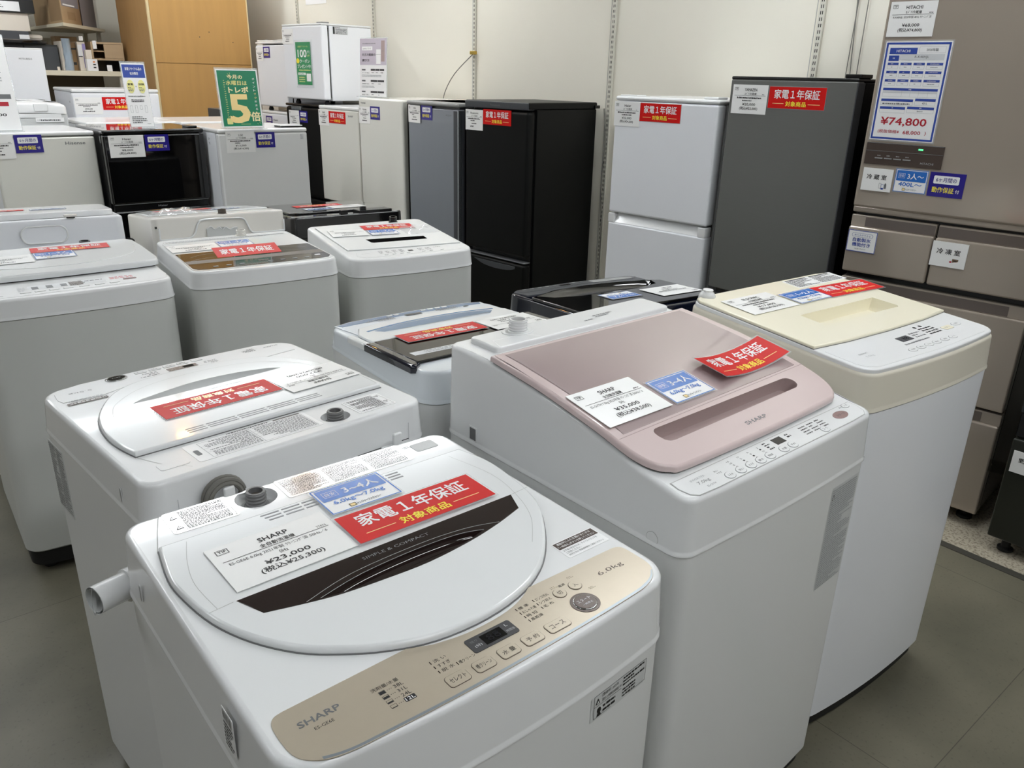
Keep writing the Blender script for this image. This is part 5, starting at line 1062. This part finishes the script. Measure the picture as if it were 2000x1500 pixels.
# beige banner behind the small corner fridge
g = G(); F = plane((0, -.0065, 0), (1, 0, 0), (0, 0, 1)); g.box(-.065, .065, -.006, .006, 0, 1.655, 'carton_cream', r=.002); g.box(-.08, .08, -.06, .06, 0, .03, 'grey', r=.004)
g.scribble(-.05, .04, 1.52, 1.60, 3, 'ink_grey', F, 0, .8, 1, 341); g.scribble(-.04, .02, 1.40, 1.45, 2, 'ink_grey', F, 0, .8, 1, 342)
tag(g.build('banner', None, Matrix.Translation((2.965, 6.86, 0)) @ Matrix.Rotation(math.radians(-20), 4, 'Z')), 'narrow pale beige banner between the wooden wardrobe and the corner fridge', 'banner')
g = G(); w, h = .115, .09; q = card_base(g, .20, .14, 'paper', 0); g.scribble(-.04, .05, -.05, .03, 3, 'ink', None, q, .9, 1, 343)
tag(g.build('price_card', None, Matrix.Translation((2.475, 6.998, 1.962)) @ Matrix.Rotation(math.radians(2), 4, 'Y') @ Matrix.Rotation(PI / 2, 4, 'X')), 'white price card high on the wooden wardrobe', 'price card')
wp = wall_pt(2.06, .0015); g = G(); q = card_base(g, .34, .24, 'paper', 0)
m = Matrix.Translation((wp.x, wp.y, 2.05)) @ Matrix(((-wdir.x, 0, wnrm.x, 0), (-wdir.y, 0, wnrm.y, 0), (0, 1, 0, 0), (0, 0, 0, 1)))
tag(g.build('wall_notice', None, m), 'white paper notice on the wall above the stacked fridge', 'notice')

# ------------------------------------------------------------------ acrylic stands
def stand(label, mx, w, h, draw, lean=6, base=.09):
    t = bpy.data.objects.new('sign_stand', None); C.objects.link(t); t.matrix_world = mx; t.empty_display_size = .1; tag(t, label, 'sign stand', 'acrylic sign stands')
    a = math.radians(lean); F = plane((0, .0, .003), (1, 0, 0), (0, math.sin(a), math.cos(a)))
    g = G(); q = card_base(g, w, h - .006, 'paper', 0, lambda x, y, z: F(x, y + h / 2, z), .0010); FF = lambda x, y, z: F(x, y + h / 2, z); draw(g, w, h, FF, q); g.build('printed_sheet', t)
    g = G(); g.box(-w / 2 - .004, w / 2 + .004, -.001, h + .006, -.004, -.0012, 'acrylic', T=F); g.box(-w / 2, w / 2, -base * .55, base * .45, 0, .003, 'acrylic'); g.build('acrylic_holder', t)
    return t
def on(n, lx, ly, z): return world(n) @ Matrix.Translation((lx, ly, z))
def draw_green(g, w, h, F, q):
    g.quad(-w * .47, w * .47, -h * .47, h * .47, 'p_green', F, q); q += .0005
    g.text('今月の', -w * .06, h * .365, w * .36, h * .072, 'p_cream', F, q, .03); g.text('水曜日は', -w * .035, h * .265, w * .50, h * .075, 'p_lime', F, q, .03); g.text('トレポ', -w * .01, h * .150, w * .47, h * .10, 'p_cream', F, q, .045)
    g.text('5', -w * .035, -h * .17, w * .45, h * .46, 'p_gold', F, q, .035); g.text('倍', w * .335, -h * .305, w * .22, h * .155, 'p_cream', F, q + .0004, .04)
    for i, s in enumerate('ポイントザク貯まる'): g.text(s, w * .385 - (0 if i not in (4, 5) else .0), h * .335 - i * h * .064, w * .055, h * .036, 'p_gold' if i in (4, 5) else 'p_white', F, q, .01)
    for i in range(19): g.scribble(-w * .345, -w * .305, h * .29 - i * h * .036, h * .315 - i * h * .036, 1, 'p_lime', F, q, .95, .7, 351 + i)
    g.quad(-w * .375, -w * .370, -h * .32, h * .32, 'p_green2', F, q); g.poly(rr(-w * .31, -h * .385, w * .135, h * .10, .004), 'p_lime', F, q); g.scribble(-w * .05, w * .2, -h * .44, -h * .428, 1, 'p_lime', F, q, .95, .6, 372)
    for a, b, c, d in ((-.22, .42, -.205, .40), (-.17, .435, -.16, .415), (-.25, .385, -.225, .38), (.36, -.42, .37, -.44), (.41, -.41, .44, -.43), (.42, -.39, .46, -.385)): g.ribbon([(a * w, b * h), (c * w, d * h)], .0014, 'p_lime', F, q)
stand('green campaign poster stand on a white fridge', on('C15', -.106, -.245, 1.1225), .228, .303, draw_green, 7)
def draw_blue(g, w, h, F, q):
    g.quad(-w * .47, w * .47, h * .27, h * .47, 'p_royal', F, q); q += .0005
    g.text('家電リサイクル品の', 0, h * .405, w * .70, h * .045, 'p_white', F, q, .02); g.text('処分費用', 0, h * .335, w * .34, h * .045, 'p_white', F, q, .02)
    for sx, s in ((-.23, '家電'), (.24, '回収運搬')): g.poly(ell(w * sx, h * .135, w * .16, h * .105), 'p_lime', F, q); g.text(s, w * sx, h * .17, w * .22, h * .032, 'ink', F, q + .0004, .02); g.scribble(w * (sx - .12), w * (sx + .12), h * .06, h * .13, 3, 'ink_grey', F, q + .0004, .9, 1, 381)
    g.text('+', 0, h * .135, w * .06, w * .06, 'ink', F, q); g.scribble(-w * .40, w * .40, -h * .03, h * .0, 1, 'ink_grey', F, q, .9, .6, 383); g.scribble(-w * .3, w * .3, -h * .11, -h * .06, 2, 'ink', F, q, .9, .8, 384)
    for k in range(4): g.frame(w * (-.40 + k * .21), w * (-.30 + k * .21), -h * (.27 if k != 2 else .22), -h * .16, .0008, 'ink_grey', F, q)
    g.scribble(-w * .40, w * .3, -h * .44, -h * .32, 4, 'ink_grey', F, q, .9, 1, 385); g.text('Treasure', w * .30, -h * .445, w * .16, h * .012, 'ink', F, q, .02)
stand('tall narrow white and blue stand on the small glossy black fridge', on('C14', -.024, -.155, 1.1185), .118, .325, draw_blue, 7)
def draw_guide(g, w, h, F, q):
    g.quad(-w * .5, w * .5, h * .05, h * .5, 'p_mauve', F, q); q += .0005
    g.scribble(-w * .40, w * .12, h * .405, h * .425, 1, 'ink_grey', F, q, .95, .6, 391); g.quad(-w * .42, -w * .02, h * .30, h * .365, 'p_white', F, q); g.text('unme ｼﾘｰｽﾞ', -w * .22, h * .332, w * .32, h * .03, 'ink', F, q + .0003)
    g.text('中古冷蔵庫の', -w * .16, h * .225, w * .50, h * .045, 'ink', F, q, .015); g.text('選び方', -w * .27, h * .13, w * .28, h * .045, 'ink', F, q, .015)
    g.quad(w * .12, w * .29, h * .07, h * .315, 'p_white', F, q); g.quad(w * .12, w * .29, h * .228, h * .231, 'ink_grey', F, q + .0003); g.quad(w * .30, w * .43, h * .11, h * .46, 'pink_deep', F, q); g.quad(w * .30, w * .43, h * .285, h * .288, 'ink_grey', F, q + .0003)
    for k, y in enumerate((-.03, -.22, -.41)):
        g.quad(-w * .42, -w * .28, (y - .015) * h, (y + .01) * h, 'ink_grey', F, q); g.text(('サイズで選ぶ', '設置場所で選ぶ', '扉数で選ぶ')[k], -w * .27, (y - .055) * h, w * .28, h * .022, 'ink', F, q)
        for j in range(3 if k == 0 else 2): a = -.08 + j * (.17 if k == 0 else .255); g.quad(w * a, w * (a + (.16 if k == 0 else .245)), (y - .018) * h, (y + .014) * h, 'darkgrey', F, q); g.scribble(w * (a + .03), w * (a + .13), (y - .06) * h, (y - .04) * h, 1, 'ink', F, q, .9, .7, 392 + j + 4 * k)
        g.scribble(-w * .42, w * .40, (y - .125) * h, (y - .085) * h, 2, 'ink_light', F, q, .9, .8, 399 + k)
stand('tall white and mauve refrigerator guide stand on a white fridge by the wall', on('F22', -.128, -.238, 1.2768), .300, .345, draw_guide, 3, .05)
def draw_left(g, w, h, F, q):
    g.quad(-w * .35, w * .42, -h * .16, -h * .11, 'ink_grey', F, q); g.quad(-w * .30, w * .34, -h * .235, -h * .19, 'p_crimson', F, q); g.scribble(-w * .3, w * .35, -h * .29, -h * .26, 1, 'ink_grey', F, q, .9, .7, 401)
    g.text('¥3,300', 0, -h * .33, w * .5, h * .035, 'ink', F, q, .02); g.scribble(-w * .35, w * .38, .02 * h, .22 * h, 7, 'ink_light', F, q, .9, 1, 402); g.text('家電配送', .1 * w, .36 * h, w * .5, h * .05, 'ink_grey', F, q)
stand('white acrylic stand cut by the left edge, on the white fridge', on('C13', -.186, -.20, 1.1105), .210, .44, draw_left, 8)

# ------------------------------------------------------------------ wooden wardrobe and shelves at the back
t = thing('wardrobe', 'tall wooden wardrobe with a horizontal joint, standing behind the fridges', 'wardrobe', 2.488, 7.0, 0)
g = G(); g.box(-.385, .385, 0, .86, 0, 2.3, 'wood_shaded'); g.build('carcass', t)
g = G(); g.box(-.382, .388, -.02, -.001, .04, 1.457, 'wood'); g.build('lower_door', t)
g = G(); g.box(-.382, .388, -.02, -.001, 1.461, 2.3, 'wood'); g.build('upper_door', t)
g = G(); g.box(-.400, -.384, -.021, .004, 0, 2.3, 'wood_edge'); g.box(.3885, .398, -.021, .004, 0, 2.3, 'wood_edge'); g.build('edge_strip', t)
g = G()
for x, z in ((-.02, 1.66), (.25, 1.63), (.06, 1.70)): g.poly(ell(x, z, .004, .004), 'gap', plane((0, -.0205, 0), (1, 0, 0), (0, 0, 1)), .0002)
g.build('screw_hole', t)

SY = 7.62
t = thing('shelving', 'cream metal shelving with boxes, in the far left corner', 'shelving', 1.42, 7.98, 0)
g = G(); g.box(-.95, .60, -.36, .36, 1.345, 1.383, 'shelf_cream', r=.003); g.build('shelf_board', t)
g = G(); g.loft([[(1.553 - 1.42, 7.30 - 7.98, z), (2.08 - 1.42, 8.23 - 7.98, z), (2.08 - 1.42, .88, z), (1.553 - 1.42, .88, z)] for z in (1.705, 1.728)], 'shelf_cream', True, True); g.build('shelf_board', t)
g = G(); g.box(-.95, .60, .30, .36, .05, 1.345, 'shelf_brown'); g.build('back_panel', t)
g = G(); g.box(-.95, .60, -.36, .36, .35, .385, 'shelf_cream', r=.003); g.build('shelf_board', t)
for x in (-.92, .585):
    for y in (-.33, .33): g = G(); g.box(x - .015, x + .015, y - .015, y + .015, 0, 1.345, 'steel_cream'); g.build('post', t)
for x, y in ((.16, .8), (.62, .8), (.62, .33)): g = G(); g.box(x - .015, x + .015, y - .015, y + .015, 0 if y > .4 else 1.383, 2.3, 'steel_cream'); g.build('post', t)
def item(name, label, cat, x0, x1, y0, y1, z0, z1, mt, extra=None, group=None, r=.003, rot=0):
    cx, cy = (x0 + x1) / 2, (y0 + y1) / 2; g = G(); g.box(x0 - cx, x1 - cx, y0 - cy, y1 - cy, 0, z1 - z0, mt, r=r)
    if extra: extra(g, x1 - x0, y1 - y0, z1 - z0, plane((0, -(y1 - y0) / 2 - .0006, 0), (1, 0, 0), (0, 0, 1)))
    return tag(g.build(name, None, Matrix.Translation((cx, cy, z0)) @ Matrix.Rotation(math.radians(rot), 4, 'Z')), label, cat, group)
def tape(g, w, d, h, F): g.quad(-w * .5, w * .5, h * .47, h * .53, 'cardboard_dark', F); g.quad(w * .2, w * .35, h * .6, h * .8, 'paper', F)
def prism(name, label, cat, foot, z0, z1, mt, extra=None):
    c = (sum(p[0] for p in foot) / len(foot), sum(p[1] for p in foot) / len(foot)); f = [(x - c[0], y - c[1]) for x, y in foot]
    g = G(); g.loft([[(x, y, 0) for x, y in f], [(x, y, z1 - z0) for x, y in f]], mt, True, True)
    if extra:
        a, b = Vector(f[0] + (0,)), Vector(f[1] + (0,)); u = (b - a).normalized(); extra(g, (b - a).length, z1 - z0, plane(a + Vector((u.y, -u.x, 0)) * .0006, u, (0, 0, 1)), plane(a + Vector((-.0006, 0, 0)), (0, -1, 0), (0, 0, 1)))
    return tag(g.build(name, None, Matrix.Translation((c[0], c[1], z0))), label, cat)
def bigbox(g, w, h, F, Lf):
    g.quad(w * .05, w * .95, h * .34, h * .98, 'carton_grey', F); g.quad(w * .12, w * .72, h * .36, h * .39, 'paper', F, .0004); g.quad(w * .15, w * .5, h * .80, h * .90, 'ink', F, .0004); g.quad(w * .3, w * .7, h * .08, h * .24, 'cardboard_dark', F)
    g.quad(-.34, -.28, h * .55, h * .85, 'paper', Lf); g.quad(-.42, -.02, h * .05, h * .98, 'cardboard_dark', Lf, -.0003)
prism('cardboard_box', 'large brown cardboard box at the corner of the top shelf', 'box', [(1.565, 7.345), (1.785, 7.735), (1.785, 8.5), (1.565, 8.36)], 1.7285, 2.08, 'cardboard', bigbox)
prism('cardboard_box', 'plain greyish tan box at the right end of the top shelf', 'box', [(1.80, 7.765), (1.98, 8.08), (1.98, 8.62), (1.80, 8.52)], 1.7285, 2.04, 'carton_grey')
g = G(); g.box(0, .14, -.002, .002, 0, .12, 'paper'); g.poly([(0, 0), (.06, 0), (.02, .10), (0, .11)], 'orange', plane((0, -.0026, 0), (1, 0, 0), (0, 0, 1)))
tag(g.build('paper_flag', None, Matrix.Translation((1.42, 7.70, 1.905)) @ Matrix.Rotation(math.radians(-14), 4, 'Y')), 'orange and white paper tag hanging at the top left', 'tag')
z = 1.3835
item('side_table', 'dark grey shelf unit at the left of the lower shelf', 'shelf unit', 1.10, 1.585, 7.78, 8.1, z, 1.575, 'slate', lambda g, w, d, h, F: (g.quad(-.005, .005, 0, h * .97, 'ink', F), g.quad(-w * .5, w * .5, h * .93, h, 'gap', F)))
g = G(); g.lathe([(.32, 0), (.345, .006), (.345, .022), (.33, .028)], 'black', (0, 0, 0), 40); tag(g.build('table_top', None, Matrix.Translation((1.20, 7.95, 1.5755))), 'round black table top lying on the dark shelf unit', 'table top')
item('storage_box', 'dark grey flat case lying on the black table top', 'case', .90, 1.40, 7.80, 8.1, 1.604, 1.668, 'slate', lambda g, w, d, h, F: g.quad(w * .36, w * .5, h * .1, h * .6, 'paper', F))
item('wall_cabinet', 'pale cream panel lying on the dark case at the left edge', 'panel', .90, 1.42, 7.82, 8.05, 1.6685, 1.80, 'carton_cream')
item('flat_screen', 'dark flat appliance with a label on the cream panel', 'appliance', .90, 1.47, 7.80, 8.08, 1.8005, 1.90, 'black', lambda g, w, d, h, F: (g.quad(-w * .1, w * .32, h * .1, h * .8, 'paper', F), g.scribble(-w * .0, w * .22, h * .3, h * .6, 2, 'ink_grey', F, .0004, .9, 1, 411)))
item('lamp_shade', 'pale curved lamp shade beside the dark case', 'lamp shade', 1.41, 1.52, 7.90, 8.02, 1.604, 1.650, 'carton_cream', r=.024)
item('flat_box', 'tall thin cream box leaning on the shelf', 'box', 1.595, 1.625, 7.72, 7.95, z, 1.605, 'carton_cream', lambda g, w, d, h, F: g.quad(-w * .0, w * .3, h * .70, h * .74, 'ink_grey', F))
g = G(); R = random.Random(5); rings = []
for k in range(9): rings.append([(.028 * math.cos(a * PI / 5) * (1 + .25 * R.random()), .04 * math.sin(a * PI / 5) * (1 + .25 * R.random()), .001 + k * .030) for a in range(10)])
g.loft(rings, 'wrap', True, True); tag(g.build('wrapped_parcel', None, Matrix.Translation((1.628, 7.665, z))), 'tall parcel in bluish bubble wrap on the shelf', 'parcel')
item('cardboard_box', 'brown cardboard box behind the wrapped parcel', 'box', 1.63, 1.80, 8.05, 8.2, z, 1.65, 'cardboard', tape)
item('cardboard_box', 'small brown box beside the wrapped parcel', 'box', 1.662, 1.712, 7.74, 7.93, z, 1.60, 'cardboard_dark', lambda g, w, d, h, F: (g.quad(-w * .5, w * .5, h * .74, h * .80, 'gap', F), g.quad(-w * .2, w * .3, h * .2, h * .3, 'gap', F)))
item('carton', 'slim white carton with a lilac edge on the shelf', 'carton', 1.715, 1.775, 7.70, 7.93, z, 1.605, 'carton_cream', lambda g, w, d, h, F: (g.quad(w * .1, w * .5, h * .1, h * .94, 'lilac', F), g.quad(-w * .5, w * .05, h * .5, h * .9, 'paper', F), g.quad(-w * .5, w * .0, h * .48, h * .51, 'gap', F)))
item('carton', 'white carton with printed icons under the small wooden cabinet', 'carton', 1.755, 1.835, 7.63, 7.695, z, 1.475, 'paper', lambda g, w, d, h, F: (g.quad(w * .05, w * .3, h * .25, h * .36, 'ink', F), g.quad(w * .05, w * .3, h * .5, h * .6, 'ink', F), g.quad(w * .05, w * .25, h * .72, h * .82, 'orange', F)))
item('storage_box', 'white storage box behind the carton with icons', 'box', 1.755, 1.80, 7.63, 7.695, 1.4755, 1.545, 'carton_cream')
item('price_tag', 'small cream card standing on the lower shelf edge', 'tag', 1.53, 1.55, 7.635, 7.640, z, 1.411, 'carton_cream')
item('price_tag', 'white card standing below the small wooden cabinet', 'tag', 1.905, 1.945, 7.640, 7.645, z, 1.432, 'paper')
item('price_tag', 'white card hanging on the small wooden cabinet', 'tag', 1.835, 1.865, 7.704, 7.708, 1.555, 1.618, 'paper')
item('price_tag', 'white card on the brown cardboard box above the wooden cabinet', 'tag', 1.735, 1.765, 7.690, 7.694, 1.612, 1.648, 'paper')
t = thing('cabinet', 'small open wooden cabinet on a black base, beside the wardrobe', 'cabinet', 1.93, 7.87, 0, z)
g = G()
for a in ((-.11, .14, -.16, .16, .212, .226), (-.11, .14, -.16, .16, .086, .100), (-.11, -.096, -.16, .16, .10, .212), (.126, .14, -.16, .16, .10, .212), (-.096, .126, .13, .15, .10, .212), (-.096, .02, -.15, .13, .150, .160)): g.box(*a, 'wood_pale')
g.build('carcass', t)
g = G(); g.box(-.01, .126, -.158, -.146, .102, .210, 'wood_pale', r=.001); g.build('door', t)
g = G(); g.box(-.09, -.07, -.15, .15, 0, .0855, 'black'); g.box(.11, .13, -.15, .15, 0, .0855, 'black'); g.box(-.07, .11, .10, .12, 0, .0855, 'black'); g.build('base', t)
item('microwave', 'dark grey box top between the wooden wardrobe and the green stand', 'appliance', 2.28, 2.55, 6.15, 6.45, 0.0, 1.145, 'slate', r=.008)

# ------------------------------------------------------------------ wires on the wall and loose plastic
def cable(name, label, pts, r, mt, extra=None):
    g = G(); g.tube(curve_pts(pts, 6), r, mt, 6)
    if extra: extra(g)
    return tag(g.build(name), label, 'cable')
a = wall_pt(-.02, .03, 1.555); b = wall_pt(.15, .055, 1.43); c = wall_pt(.26, .055, 1.31); d = wall_pt(.30, .05, 1.20)
def clip(g): p = a; g.box(p.x - .012, p.x + .012, p.y - .02, p.y + .03, p.z - .008, p.z + .014, 'brass', r=.004)
cable('wall_cable', 'thin grey cable hanging from a brass clip on the wall', [tuple(v) for v in (a, b, c, d)], .003, 'cable_grey', clip)
for k, (t0, dx) in enumerate(((-2.50, .012), (-2.53, -.006), (-2.575, .0))):
    cable('wall_cable', ('leftmost', 'middle', 'rightmost')[k] + ' of the three thin cables beside the right-hand wall upright', [tuple(wall_pt(t0 - .012 * i * (k == 0) + dx * math.sin(i), .012, 2.7 - i * .35)) for i in range(5)], .0022, 'cable_grey')
cable('power_cord', 'grey cord hanging beside the tall matte black fridge', [(3.318, 3.235, 1.27), (3.322, 3.215, 1.10), (3.319, 3.222, .85), (3.324, 3.205, .6), (3.318, 3.20, .3), (3.310, 3.19, .05)], .003, 'cable_grey')
g = G(); R = random.Random(11); vs = []; fs = []; n, m = 12, 8
for i in range(n + 1):
    for j in range(m + 1):
        u, v = i / n - .5, j / m - .5; e = max(0, 1 - (2 * u) ** 4) * max(0, 1 - (2 * v) ** 4); vs.append((u * .17 + R.uniform(-.004, .004), v * .16 + R.uniform(-.004, .004), .0015 + e * R.uniform(.006, .024)))
for i in range(n):
    for j in range(m): k = i * (m + 1) + j; fs.append((k, k + m + 1, k + m + 2, k + 1))
g.add(vs, fs, 'plastic_bag'); tag(g.build('plastic_bag', None, fr_top('M11', M11z, .135, .15, .0065)), 'crumpled clear plastic bag on the washer with the moulded back', 'plastic bag')
g = G(); g.add([(a_ * .8, b_ * .7, c_ * .7) for a_, b_, c_ in vs], fs, 'plastic_bag'); tag(g.build('plastic_bag', None, fr_top('M9', M9z, .150, .055, .005)), 'crumpled clear plastic bag on the all-white washer with the dark slot', 'plastic bag')
